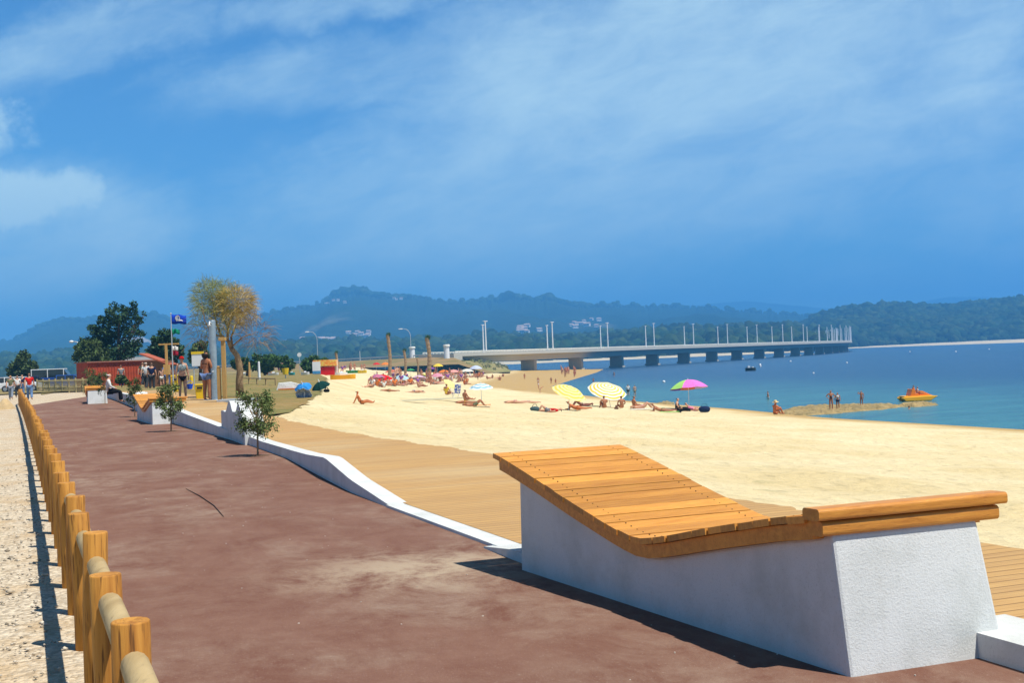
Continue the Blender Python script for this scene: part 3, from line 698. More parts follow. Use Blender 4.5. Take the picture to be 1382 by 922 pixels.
# ------------------------------------------------------------------ trees and shrubs
def leafmesh(name, clumps, n, size, m, parent, origin, seed=1, droop=0, shell=.55, aspect=.45):
    rs_ = np.random.RandomState(seed); C = np.array([c[:3] for c in clumps], float); Rr = np.array([c[3] for c in clumps], float); wts = Rr**2.2; wts /= wts.sum()
    idx = rs_.choice(len(clumps), n, p=wts); d = rs_.normal(size=(n,3)); d /= np.linalg.norm(d, axis=1)[:,None]; rad = Rr[idx]*(shell+(1-shell)*rs_.rand(n))**.9*(1+.25*rs_.normal(size=n)*.5)
    # thin out into sub clumps
    c = C[idx]+d*rad[:,None]
    a = rs_.normal(size=(n,3)); a[:,2] -= droop; a /= np.linalg.norm(a, axis=1)[:,None]; b = np.cross(a, rs_.normal(size=(n,3))); b /= np.linalg.norm(b, axis=1)[:,None]
    sz = size*rs_.uniform(.6, 1.35, n)[:,None]
    V = np.stack([c-a*sz, c-b*sz*aspect, c+a*sz, c+b*sz*aspect], 1).reshape(-1,3)-np.array(origin)
    me = bpy.data.meshes.new(name); me.vertices.add(4*n); me.vertices.foreach_set('co', V.ravel()); me.loops.add(4*n); me.loops.foreach_set('vertex_index', np.arange(4*n, dtype=np.int32)); me.polygons.add(n)
    me.polygons.foreach_set('loop_start', np.arange(0, 4*n, 4, dtype=np.int32)); me.polygons.foreach_set('loop_total', np.full(n, 4, dtype=np.int32)); me.materials.append(m); me.update(); me.validate()
    ob = bpy.data.objects.new(name, me); COL.objects.link(ob); ob.parent = parent; return ob
def leafmat(name, c, v=.45):
    m = mat(name, c, .65, tuple(x*1.5 for x in c), 1.2, island=v, spec=.25); b = m.node_tree.nodes['Principled BSDF']
    b.inputs['Transmission Weight'].default_value = 0; b.inputs['Subsurface Weight'].default_value = 0; return m
LD = leafmat('leaf_dark', (.022,.055,.020)); LO = leafmat('leaf_olive', (.055,.085,.022)); LS = leafmat('leaf_sapling', (.11,.15,.045)); LP = leafmat('leaf_pine', (.04,.09,.018)); LY = leafmat('twig_straw', (.38,.27,.08)); LG = leafmat('twig_olive', (.20,.22,.06))
BARK = mat('bark_brown', (.16,.10,.055), .9, (.09,.055,.03), 8, .01); BARKL = mat('bark_light', (.36,.24,.13), .9, (.22,.14,.07), 8, .01)
def pclumps(lst, Y, seed=0, dy=.8):
    r_ = random.Random(seed); out = []
    for px, py, rp in lst:
        r = rp/F*Y; q = PD(px, py, Y+r_.uniform(-dy, dy)*r); out.append((q.x, q.y, q.z, r))
        for j in range(7):
            an, el = r_.uniform(0, 6.28), r_.uniform(-1, 1); rr = r*r_.uniform(.25,.5)
            out.append((q.x+math.cos(an)*r*.85, q.y+math.sin(an)*r*.85, q.z+el*r*.8, rr))
    return out
def ptree(name, label, cat, lst, Y, trunk, n, size, m, seed, gz, bark=BARK, group=None, tr=.2):
    cl = pclumps(lst, Y, seed); b = PD(trunk[0][0], trunk[0][1], Y); b.z = gz
    e = thing(name, label, cat, b, 0, group); leafmesh('crown', cl, n, size, m, e, b, seed)
    top = PD(trunk[1][0], trunk[1][1], Y); mb = MB(); t0 = top-b; r_ = random.Random(seed)
    mb.tube([(0,0,-.1), t0*.4+Vector((.1*tr*3,0,0)), t0], [tr, tr*.75, tr*.35], 9)
    for j in range(8):
        q = Vector(cl[r_.randrange(len(cl))][:3])-b; st = t0*r_.uniform(.35,.9); mb.tube([st, (st+q)/2+Vector((0,0,.15)), q], [tr*.35, tr*.2, tr*.06], 6)
    mb.build('trunk', bark, e, smooth=True); return e
ptree('dark_pine_tree', 'tall dark green tree with ragged crown above the long red cabin', 'tree', [(158,428,14),(176,424,11),(150,442,15),(135,454,15),(120,469,14),(158,460,18),(176,446,13),(189,433,6),(108,481,10),(143,477,15),(172,473,13),(154,412,6),(181,411,5),(166,416,5),(130,468,14),(190,450,6),(148,424,7),(127,445,7),(194,424,3),(183,465,8),(138,432,6),(112,460,6),(156,488,14),(130,490,12)], 118, ((158,512),(160,440)), 9500, .16, LD, 3, .3, tr=.3)
ptree('dark_bush_tree', 'olive green lower tree at the left flank of the tall dark tree', 'tree', [(112,478,11),(124,472,12),(118,488,10),(135,484,12)], 114, ((122,515),(122,480)), 3200, .17, LO, 5, .3)
ptree('cone_tree', 'small cone shaped green tree behind the parked cars at far left', 'tree', [(31,478,6),(30,488,10),(22,496,9),(38,495,10),(30,500,12),(43,501,7),(17,502,7)], 150, ((31,518),(30,485)), 4200, .20, LO, 8, .3)
ptree('feathery_tree', 'dark feathery tree behind the blue flag pole', 'tree', [(222,451,8),(214,462,10),(232,463,9),(222,470,13),(207,474,9),(240,475,8),(225,481,12)], 112, ((222,515),(222,460)), 4200, .19, LD, 9, .4)
ptree('small_dark_tree', 'small dark tree seen between flag pole and steel shower column', 'tree', [(270,470,9),(264,480,9),(277,481,8)], 120, ((270,515),(270,470)), 1800, .19, LO, 10, .5)
for i, (lst, lab) in enumerate([([(352,488,9),(366,487,9),(380,489,9),(392,492,7),(345,494,7),(360,496,8),(385,497,7)], 'broad low green hedge bush behind the lawn, right of the bare tree'), ([(415,492,8),(424,489,9),(434,491,7),(420,497,8)], 'round green bush left of the orange kiosk'), ([(328,489,6),(320,492,7),(334,494,6)], 'small green bush directly behind the bare tree trunk')]):
    ptree('hedge_bush', lab, 'bush', lst, 165, ((lst[0][0]+5,503),(lst[0][0]+5,490)), 3600, .22, LP, 30+i, .45, group='round bushes behind the lawn')
# saplings along the kerb
def sapling(px, py, htop, wpx, label, seed, n, lean=0):
    q = P(px, py, 0); s_, w_ = sw(q.x, q.y); q.z = zroad(s_); Y = q.y; e = thing('sapling', label, 'young tree', q, 0, 'saplings along the brown road')
    hgt = (py-htop)/F*Y; wd = wpx/F*Y/2; r_ = random.Random(seed); cl = []
    for j in range(22):
        t = r_.uniform(.33, .97); ww_ = wd*(1-abs(t-.6)*1.1); an = r_.uniform(0, 6.28); rr = r_.uniform(.3,.6)*wd
        cl.append((q.x+math.cos(an)*ww_*.85+lean*t, q.y+math.sin(an)*ww_*.75, q.z+hgt*t, rr))
    leafmesh('foliage', cl, int(n*2.1), .028 if Y < 30 else .038, LS if seed < 3 else LO, e, q, seed, .2, .1, .42)
    mb = MB(); mb.tube([(0,0,-.05),(.01,0,hgt*.3),(.02+lean*.5,0.01,hgt*.62),(lean,0,hgt*.93)], [.020,.017,.012,.005], 7)
    for c in cl: 
        st = Vector((lean*.3,0,hgt*r_.uniform(.3,.65))); mb.tube([st, Vector(c[:3])-q], [.008,.003], 5)
    mb.build('stem', BARKL, e); 
    mb = MB(); ring = [(math.cos(a)*.22*r_.uniform(.8,1.2), math.sin(a)*.22*r_.uniform(.8,1.2), .008) for a in lin(0, 5.8, 12)]; mb.add(ring+[(0,0,.03)], [(k, (k+1)%12, 12) for k in range(12)]); mb.build('soil_patch', mat('sapling_soil', (.22,.12,.07), 1, (.12,.07,.04), 12), e)
sapling(348, 616, 524, 52, 'nearest and tallest sapling, bushy, in front of the wavy concrete block', 1, 1700)
sapling(231, 583, 521, 34, 'sapling in front of the white end of the middle lounger', 2, 1100)
sapling(182, 565, 513, 22, 'thin sapling in front of the dark wavy block, left of the middle lounger', 3, 620)
sapling(142, 550, 508, 22, 'sapling right in front of the seated elderly man', 4, 560)
sapling(124, 547, 503, 24, 'leafy sapling in front of the farthest lounger, leftmost of all saplings', 5, 620)
# bare straw coloured tree on the lawn
def willow():
    Y = 47.0; b = PD(324, 536, Y); b.z = .58; e = thing('straw_tree', 'leaning tree with sparse straw yellow and olive twigs on the lawn', 'tree', b); sc_ = Y/F; r_ = random.Random(5)
    def L(px, py, d=0): q = PD(px, py, Y+d); return q-b
    mb = MB(); tw = {0: MB(), 1: MB()}
    limbs = [[L(324,538),L(323,515),L(324,500),L(320,480),L(312,470)], [L(323,500),L(326,492,.3),L(318,478,.3)], [L(314,474),L(307,458),L(308,440),L(314,424),L(322,410)], [L(314,474,.1),L(312,455,.5),L(318,440,.8),L(330,425,.9)], [L(310,462),L(298,452),L(292,436),L(288,415),L(285,395)], [L(300,455,.2),L(285,450,-.3),L(276,432,-.5),L(272,408,-.5)], [L(308,442),L(300,425,.4),L(302,405,.5),L(308,396,.5)], [L(313,468),L(326,456,-.5),L(338,452,-.7),L(348,447,-.7)]]
    rad = [[.17,.14,.13,.11,.09],[.10,.08,.05],[.09,.06,.05,.035,.02],[.05,.04,.03,.015],[.06,.045,.035,.025,.012],[.04,.03,.02,.01],[.04,.03,.02,.01],[.03,.02,.012,.006]]
    for l_, r in zip(limbs, rad): mb.tube(l_, r, 8)
    mb.build('trunk', BARKL, e, smooth=True)
    def strands(mbx, cx, cy, rx, ry, n, ln, up=.2, th=.0045):
        for _ in range(n):
            a = r_.uniform(0, 6.283); q = math.sqrt(r_.random()); px, py = cx+rx*q*math.cos(a), cy+ry*q*math.sin(a); p = L(px, py, r_.uniform(-rx, rx)*sc_); d = Vector(((px-cx)/rx+r_.gauss(0,.45), r_.gauss(0,.5), up-(py-cy)/ry*.5+r_.gauss(0,.4))).normalized()
            l_ = ln*r_.uniform(.5,1.3); m1 = p+d*l_*.5; m2 = p+d*l_+Vector((0,0,-l_*.25)); s_ = d.cross(Vector((r_.gauss(0,1),r_.gauss(0,1),r_.gauss(0,1)))).normalized()*th
            mbx.add([p-s_, p+s_, m1+s_, m1-s_, m2+s_*.4, m2-s_*.4], [(0,1,2,3),(3,2,4,5)])
    strands(tw[0], 318, 408, 23, 20, 2300, .42); strands(tw[0], 308, 432, 24, 14, 650, .38); strands(tw[0], 332, 425, 12, 16, 500, .36)
    strands(tw[1], 282, 400, 20, 22, 1500, .40); strands(tw[1], 288, 432, 26, 22, 900, .40); strands(tw[1], 300, 392, 22, 12, 500, .35); strands(tw[1], 300, 415, 18, 22, 500, .4)
    tw[0].build('straw_twigs', LY, e); tw[1].build('olive_twigs', LG, e)
    t3 = MB(); strands(t3, 344, 450, 20, 20, 260, .6, .1, .006); strands(t3, 272, 440, 14, 26, 160, .6, .1, .006); t3.build('bare_twigs', BARKL, e)
willow()
def palm_trunk(px, yt, yb, wpx, Y, label, tuft=1):
    p = PD(px, yb, Y); hh = (yb-yt)/F*Y; r = wpx/F*Y/2; e = thing('palm_trunk', label, 'palm', p, 0, 'transplanted palm trunks behind the beach'); mb = MB(); r_ = random.Random(int(px)); n = 16; pts = []; rr = []
    for i in range(n+1): t = i/n; pts.append((r*.5*math.sin(t*4), 0, hh*t)); rr.append(r*(1.1-.25*t if t < .5 else .9+.35*(t-.5))*(1.08 if i%2 else .94))
    mb.tube([(0,0,-.8)]+pts, [r*1.1]+rr, 10); mb.build('trunk', BARKL, e)
    cl = [(p.x, p.y, p.z+hh, r*1.3)]
    if tuft: leafmesh('frond_tuft', cl, 130, r*1.0, LP, e, p, 3, -.6, .3, .15)
palm_trunk(526, 452, 502, 4.6, 215, 'tall bare palm trunk left of the second curved street lamp'); palm_trunk(579, 456, 500, 5.6, 220, 'tall thick palm trunk near the bridge end', 1); palm_trunk(547, 473, 501, 3.5, 220, 'short thin palm trunk between the two tall ones')
palm_trunk(455, 476, 504, 3.5, 190, 'small young palm behind the orange kiosk'); palm_trunk(564, 484, 502, 2.5, 225, 'shortest thin palm trunk right of the middle one', 0)
# scrub on the low dune in front of the bridge end
DU = mat('dune_ground', (.30,.25,.12), 1, (.20,.20,.08), .3, .1, spec=0)
dc = G(600, 503); mb = MB(); n = 22
for i in range(n+1):
    for j in range(n+1):
        a, c = i/n*2-1, j/n*2-1; rr = max(0, 1-a*a-c*c); mb.v.append((a*19, c*30, -.6+4.2*rr**.7*(1+.2*fbm(a*3, c*3))))
for i in range(n):
    for j in range(n): a = i*(n+1)+j; mb.f.append((a, a+n+1, a+n+2, a+1)); mb.mi.append(0)
dq = Vector((dc.x, dc.y+32, dc.z)); du = mb.build('scrub_dune', DU, smooth=True, loc=dq); tag(du, kind='structure')
print('dune', dc, proj(dq))
cl = []; r_ = random.Random(2)
for i in range(170):
    a, c = r_.uniform(-1,1), r_.uniform(-1,.3); rr = 1-a*a-c*c
    if rr > .03: cl.append((dq.x+a*19, dq.y+c*30, dq.z-.6+4.2*rr**.7, r_.uniform(.4,1.0)))
ob = leafmesh('dune_scrub', cl, 6000, .26, leafmat('leaf_scrub', (.15,.16,.07), .6), None, (0,0,0), 4)
tag(ob, 'low grey green scrub covering the little dune by the bridge end', 'scrub', kind='stuff')
#SECTION3
# ------------------------------------------------------------------ people
SK = []
def skinned(name, joints, edges, radii, m, parent, sub=1):
    ids = {k: i for i, k in enumerate(joints)}
    me = bpy.data.meshes.new(name); me.from_pydata([joints[k] for k in joints], [(ids[a], ids[b]) for a, b in edges], []); me.materials.append(m)
    ob = bpy.data.objects.new(name, me); COL.objects.link(ob); ob.parent = parent
    md = ob.modifiers.new('skin', 'SKIN'); md.use_smooth_shade = True
    for i, k in enumerate(joints):
        v = me.skin_vertices[0].data[i]; r = radii[k]; v.radius = r if isinstance(r, tuple) else (r, r); v.use_root = (i == 0)
    if sub: s_ = ob.modifiers.new('sub', 'SUBSURF'); s_.levels = sub; s_.render_levels = sub
    SK.append(ob); return ob
def flush():
    dg = bpy.context.evaluated_depsgraph_get(); dg.update(); out = []
    for ob in SK:
        me = bpy.data.meshes.new_from_object(ob.evaluated_get(dg)); out.append((ob, me))
    for ob, me in out:
        ob.modifiers.clear(); old = ob.data; mt = old.materials[0]; ob.data = me; me.name = ob.name
        if not me.materials: me.materials.append(mt)
        bpy.data.meshes.remove(old)
    SK.clear()
def V3(*a): return Vector(a)
def pose(kind, seed=0, female=False):
    r = random.Random(seed); J = {}; sh = .165 if female else .19; hp = .095
    def arms(el, wr, ha):
        for sd, n in ((-1,'L'),(1,'R')):
            J['el'+n] = V3(el[n][0]*sd, *el[n][1:]); J['wr'+n] = V3(wr[n][0]*sd, *wr[n][1:]); J['ha'+n] = V3(ha[n][0]*sd, *ha[n][1:])
    both = lambda t: {'L': t, 'R': t}
    up = kind in ('stand', 'hips', 'walk', 'armup', 'fold', 'wade', 'bend')
    if up:
        J.update(pel=V3(0,0,.93), sp=V3(0,.01,1.12), ch=V3(0,.0,1.32), nk=V3(0,-.01,1.47), jw=V3(0,.03,1.56), sk=V3(0,.01,1.635), tp=V3(0,0,1.69))
        st = .0 if kind not in ('walk',) else .22
        for sd, n, f in ((-1,'L',1),(1,'R',-1)):
            J['sh'+n] = V3(sd*sh, -.01, 1.40); J['hp'+n] = V3(sd*hp, 0, .88); J['kn'+n] = V3(sd*(hp+.01), st*f*.55+.02, .49); J['an'+n] = V3(sd*(hp+.02), st*f*1.0-.01-(.08 if st and f < 0 else 0), .08+(.06 if st and f < 0 else 0)); J['to'+n] = J['an'+n]+V3(sd*.02, .15, -.05)
        if kind == 'hips': arms(both((sh+.20,-.08,1.18)), both((sh+.02,.06,1.00)), both((sh-.03,.10,.97)))
        elif kind == 'fold': arms(both((sh+.08,.02,1.14)), {'L': (-.02,.22,1.16), 'R': (-.04,.20,1.20)}, {'L': (-.10,.20,1.20), 'R': (-.12,.17,1.16)})
        elif kind == 'armup': arms({'L': (sh+.08,.0,1.14), 'R': (sh+.16,.18,1.38)}, {'L': (sh+.09,.06,.90), 'R': (sh+.05,.30,1.55)}, {'L': (sh+.09,.08,.81), 'R': (sh+.0,.30,1.63)})
        elif kind == 'walk': arms({'L': (sh+.06,-.12,1.15), 'R': (sh+.06,.06,1.14)}, {'L': (sh+.07,-.14,.92), 'R': (sh+.07,.22,.95)}, {'L': (sh+.07,-.12,.83), 'R': (sh+.07,.28,.88)})
        else: arms(both((sh+.06,-.02,1.14)), both((sh+.09,.05,.90)), both((sh+.08,.08,.81)))
        if kind == 'bend':
            for k in list(J):
                if k[:2] in ('sp','ch','nk','jw','sk','tp','sh','el','wr','ha'):
                    p = J[k]-V3(0,0,.93); J[k] = V3(p.x, p.y*math.cos(1.1)+p.z*math.sin(1.1), .93+p.z*math.cos(1.1)-p.y*math.sin(1.1))
    elif kind in ('sit', 'hug', 'chair', 'lean'):
        b = {'sit': 0, 'hug': .05, 'chair': 0, 'lean': -.16}[kind]; z0 = .10 if kind != 'chair' else .50
        J.update(pel=V3(0,0,z0), sp=V3(0,-.03+b*.4,z0+.19), ch=V3(0,-.04+b,z0+.38), nk=V3(0,-.02+b*1.3,z0+.53), jw=V3(0,.03+b*1.3,z0+.61), sk=V3(0,.02+b*1.35,z0+.69), tp=V3(0,.01+b*1.4,z0+.745))
        for sd, n in ((-1,'L'),(1,'R')):
            J['sh'+n] = V3(sd*sh, -.04+b, z0+.46); J['hp'+n] = V3(sd*hp, .04, z0)
            if kind == 'sit' or kind == 'lean': J['kn'+n] = V3(sd*.13, .44, .13+(.10 if n == 'L' else .0)); J['an'+n] = V3(sd*.14, .84, .06); J['to'+n] = V3(sd*.17, .90, .19)
            elif kind == 'hug': J['kn'+n] = V3(sd*.13, .34, .47); J['an'+n] = V3(sd*.12, .55, .07); J['to'+n] = V3(sd*.12, .70, .04)
            else: J['kn'+n] = V3(sd*.12, .44, .49); J['an'+n] = V3(sd*.12, .46, .08); J['to'+n] = V3(sd*.13, .61, .04)
        if kind == 'lean': arms(both((sh+.07,-.34,.30)), both((sh+.09,-.46,.08)), both((sh+.12,-.53,.03)))
        elif kind == 'hug': arms(both((sh+.08,.16,.40)), {'L': (.06,.42,.38), 'R': (.08,.42,.34)}, {'L': (-.02,.44,.36), 'R': (-.02,.44,.33)})
        elif kind == 'chair': arms(both((sh+.06,.02,z0+.22)), both((sh-.04,.22,z0+.12)), both((sh-.07,.30,z0+.10)))
        else: arms(both((sh+.08,.02,.32)), both((sh+.02,.22,.24)), both((sh-.02,.30,.20)))
    elif kind in ('back', 'side'):
        J.update(pel=V3(0,0,.11), sp=V3(0,-.2,.12), ch=V3(0,-.4,.14), nk=V3(0,-.55,.13), jw=V3(0,-.63,.17), sk=V3(0,-.71,.15), tp=V3(0,-.77,.14))
        for sd, n in ((-1,'L'),(1,'R')): J['sh'+n] = V3(sd*sh, -.48, .12); J['hp'+n] = V3(sd*hp, .05, .11); J['to'+n] = V3(sd*.13,.93,.2)
        J['knL'] = V3(-.11,.40,.44); J['anL'] = V3(-.10,.64,.07); J['toL'] = V3(-.10,.78,.04); J['knR'] = V3(.11,.46,.13 if kind == 'back' else .40); J['anR'] = V3(.12,.88,.07) if kind == 'back' else V3(.11,.68,.07)
        if kind == 'side': J['toR'] = V3(.11,.82,.04)
        arms(both((sh+.10,-.22,.07)), both((sh+.08,.02,.06)), both((sh+.07,.11,.05)))
    else:  # prone, propped on the elbows
        pr = kind == 'prop'
        J.update(pel=V3(0,0,.13), sp=V3(0,-.2,.14 if pr else .12), ch=V3(0,-.38,.25 if pr else .13), nk=V3(0,-.49,.38 if pr else .14), jw=V3(0,-.57,.43 if pr else .12), sk=V3(0,-.58,.51 if pr else .15), tp=V3(0,-.60,.56 if pr else .19))
        for sd, n in ((-1,'L'),(1,'R')):
            J['sh'+n] = V3(sd*sh, -.42, .30 if pr else .13); J['hp'+n] = V3(sd*hp, .04, .12); J['kn'+n] = V3(sd*.11,.44,.08); J['an'+n] = V3(sd*.12,.84,.08); J['to'+n] = V3(sd*.12,.98,.04)
        arms(both((sh+.03,-.52,.06)), both((.10,-.72,.05)), both((.04,-.78,.05)))
    return J
EDG = [('pel','sp'),('sp','ch'),('ch','nk'),('nk','jw'),('jw','sk'),('sk','tp')]+[e for n in 'LR' for e in (('ch','sh'+n),('sh'+n,'el'+n),('el'+n,'wr'+n),('wr'+n,'ha'+n),('pel','hp'+n),('hp'+n,'kn'+n),('kn'+n,'an'+n),('an'+n,'to'+n))]
def person(kind, loc, rz, label, skin=SKIN_L, wear=(), hair='brown', scale=1.0, seed=0, female=False, group=None, hat=None, fingers=False, longhair=False, fat=1.0):
    e = thing('person', label, 'person', loc, rz, group); e.scale = (scale,)*3; J = pose(kind, seed, female)
    rd = dict(pel=.125 if female else .118, sp=.100 if female else .112, ch=(.118 if female else .130), nk=.052, jw=.068, sk=.088, tp=.045)
    for n in 'LR': rd.update({'sh'+n: .064, 'el'+n: .045, 'wr'+n: .032, 'ha'+n: .034, 'hp'+n: .105, 'kn'+n: .070, 'an'+n: .044, 'to'+n: .032})
    for k in ('pel','sp','ch','hpL','hpR','shL','shR','elL','elR'): rd[k] *= fat
    joints = dict(J); edges = list(EDG)
    # calf and forearm swell
    for n in 'LR':
        joints['cf'+n] = J['kn'+n].lerp(J['an'+n], .3)+(J['kn'+n]-J['an'+n]).cross(V3(1,0,0)).normalized()*(-.015); rd['cf'+n] = .068
        edges.remove(('kn'+n,'an'+n)); edges += [('kn'+n,'cf'+n),('cf'+n,'an'+n)]
    # nose
    f_ = (J['sk']-J['jw']).cross(V3(1,0,0)); f_ = f_.normalized() if f_.length > 0 else V3(0,1,0)
    if fingers:
        for n, sd in (('L',-1),('R',1)):
            d = (J['ha'+n]-J['wr'+n]).normalized(); sx_ = V3(0,1,0)-d*d.y; sx_.normalize()
            for q in range(4):
                b = J['ha'+n]+d*.015+sx_*(q-1.5)*.020; k1, k2 = 'f%s%d'%(n,q), 'g%s%d'%(n,q); l = (.034,.042,.040,.030)[q]
                joints[k1] = b+d*l*.8; joints[k2] = b+d*l*1.6+V3(-sd*.012,0,0); rd[k1] = .010; rd[k2] = .008; edges += [('ha'+n,k1),(k1,k2)]
            joints['th'+n] = J['wr'+n].lerp(J['ha'+n], .5)+sx_*.045; rd['th'+n] = .011; edges.append(('ha'+n,'th'+n)); rd['ha'+n] = .034
    skinned('body', joints, edges, rd, skin, e)
    g = lambda ks: {k: J[k] for k in ks}
    for typ, m in wear:
        if typ in ('shirt', 'longshirt'):
            j = dict(sp0=J['pel'].lerp(J['sp'], -.30), **g(['sp','ch'])); ed = [('sp0','sp'),('sp','ch')]; r2 = {'sp0': rd['pel']*1.18, 'sp': rd['sp']*1.28, 'ch': rd['ch']*1.16}
            for n in 'LR': j['sh'+n] = J['sh'+n]; j['m'+n] = J['sh'+n].lerp(J['el'+n], .62); ed += [('ch','sh'+n),('sh'+n,'m'+n)]; r2['sh'+n] = .072; r2['m'+n] = .062
            if typ == 'longshirt':
                for n in 'LR': j['w'+n] = J['wr'+n]; j['e'+n] = J['el'+n]; del j['m'+n]; ed.remove(('sh'+n,'m'+n)); ed += [('sh'+n,'e'+n),('e'+n,'w'+n)]; r2['e'+n] = .052; r2['w'+n] = .040
            skinned('shirt', j, ed, r2, m, e)
        elif typ in ('trousers', 'shorts'):
            j = {'pel': J['pel']+(J['sp']-J['pel'])*.15}; ed = []; r2 = {'pel': rd['pel']*1.1}
            for n in 'LR':
                j['hp'+n] = J['hp'+n]; ed.append(('pel','hp'+n)); r2['hp'+n] = rd['hp'+n]*1.12
                if typ == 'shorts': j['m'+n] = J['hp'+n].lerp(J['kn'+n], .55); ed.append(('hp'+n,'m'+n)); r2['m'+n] = .108
                else: j['kn'+n] = J['kn'+n]; j['an'+n] = J['kn'+n].lerp(J['an'+n], .96); ed += [('hp'+n,'kn'+n),('kn'+n,'an'+n)]; r2['kn'+n] = .088; r2['an'+n] = .074
            skinned(typ, j, ed, r2, m, e)
            if typ == 'trousers':
                for n in 'LR': skinned('shoe', {'a': J['an'+n].lerp(J['to'+n], .1), 'b': J['to'+n]}, [('a','b')], {'a': .044, 'b': .036}, mat('shoe_dark', (.03,.025,.02), .6), e)
        elif typ == 'bottom':
            j = {'pel': J['pel']-(J['sp']-J['pel'])*.10}; r2 = {'pel': rd['pel']*1.03}; ed = []
            for n in 'LR': j['hp'+n] = J['hp'+n].lerp(J['kn'+n], .10); ed.append(('pel','hp'+n)); r2['hp'+n] = rd['hp'+n]*1.05
            skinned('bikini_bottom', j, ed, r2, m, e)
        elif typ == 'top':
            c = J['ch'].lerp(J['sp'], .12); mb = MB(); q = rd['ch']
            mb.tube([c+V3(0,0,-.075), c+V3(0,.015,-.045), c+V3(0,.02,.0), c+V3(0,.01,.05), c+V3(0,0,.07)], [q*1.16, q*1.24, q*1.30, q*1.20, q*1.12], 16, cap=False, squash=.92); mb.build('bikini_top', m, e, smooth=True)
        elif typ == 'suit':
            j = {k: J[k] for k in ('pel','sp','ch')}; r2 = {'pel': rd['pel']*1.05, 'sp': rd['sp']*1.06, 'ch': rd['ch']*1.03}; ed = [('pel','sp'),('sp','ch')]
            for n in 'LR': j['hp'+n] = J['hp'+n].lerp(J['kn'+n], .08); ed.append(('pel','hp'+n)); r2['hp'+n] = rd['hp'+n]*1.03
            skinned('swimsuit', j, ed, r2, m, e)
        elif typ == 'skirt':
            mb = MB(); p = J['pel']; mb.tube([p+V3(0,0,.10), p, p+V3(0,0,-.38)], [.125,.17,.24], 14, cap=False); mb.build('skirt', m, e, smooth=True)
    hm_ = HAIRS[hair]; up_ = (J['tp']-J['jw']).normalized(); c = J['sk'].lerp(J['tp'], .45)-f_*.030
    j = {'a': c, 'b': c-f_*.03-up_*.055}; r2 = {'a': .128 if not longhair else .150, 'b': .108 if not longhair else .135}; ed = [('a','b')]
    if longhair: j['c'] = J['nk']-f_*.075; r2['c'] = .075; ed.append(('b','c'))
    skinned('hair', j, ed, r2, hm_, e)
    mb = MB(); q = J['jw'].lerp(J['sk'], .45)+f_*.088; mb.ball(q, .016, 6, 4); mb.build('nose', skin, e, smooth=True)
    if hat:
        mb = MB(); t = J['tp']-up_*.03
        mb.tube([t-up_*.02, t, t+up_*.07, t+up_*.09], [.11,.10,.09,.05], 12); 
        if hat[0] == 'straw': mb.tube([t-up_*.035, t-up_*.02], [.20,.19], 16)
        else: mb.box(t+f_*.10-up_*.01, (.15,.12,.015))
        mb.build('hat' if hat[0] == 'straw' else 'cap', hat[1], e, smooth=False)
    return e
def at(px, py): return G(px, py)
def sc_h(p, hpx, base=1.70): return max(.5, min(1.35, hpx/F*p.y/base))
C = {k: cloth(k, v) for k, v in dict(red=(.62,.015,.012), white=(.80,.80,.78), navy=(.015,.025,.08), blue=(.05,.15,.50), skyblue=(.16,.30,.62), jeans=(.14,.24,.42), black=(.012,.012,.015), grey=(.22,.22,.24), olive=(.16,.17,.09), pink=(.75,.22,.36), orange=(.80,.22,.03), yellow=(.85,.60,.05), green=(.05,.28,.10), darkgrey=(.05,.055,.06), peach=(.72,.40,.28), teal=(.05,.40,.42), brown=(.15,.07,.04), purple=(.25,.08,.35)).items()}
PAT = mat('patterned_bikini', (.06,.32,.40), .7, (.70,.55,.45), 30, mask=(.48,.52)); PATW = mat('patterned_purple', (.35,.12,.30), .8, (.75,.6,.6), 25, mask=(.48,.52))
B_ = math.pi
# --- on the promenade and the path
def stand_at(kind, px, py, hpx, rz, label, z=None, **k):
    p = at(px, py) if z is None else P(px, py, z); s_ = sc_h(p, hpx); print('%-20s Y=%.0f scale=%.2f'%(label[:20], p.y, s_)); return person(kind, p, rz, label, scale=s_, **k)
stand_at('walk', 40.5, 541, 37, .35, 'person in bright red shirt and light jeans walking away on the pale path', wear=(('trousers', C['jeans']), ('shirt', C['red'])), hair='brown')
stand_at('walk', 15, 540, 33, .2, 'person in olive top and grey jeans beside the fence end, near left edge', wear=(('trousers', mat('cloth_greyjeans', (.20,.24,.30), .9)), ('shirt', C['olive'])), hair='blond', seed=2)
stand_at('stand', 24, 537, 30, .2, 'person in pale clothes half hidden behind the olive topped walker', wear=(('trousers', C['darkgrey']), ('shirt', C['white'])), hair='brown')
stand_at('stand', 31, 534, 28, 2.6, 'person in dark navy top right beside the red shirted walker', wear=(('trousers', C['jeans']), ('shirt', C['navy'])), hair='black')
GL = .45
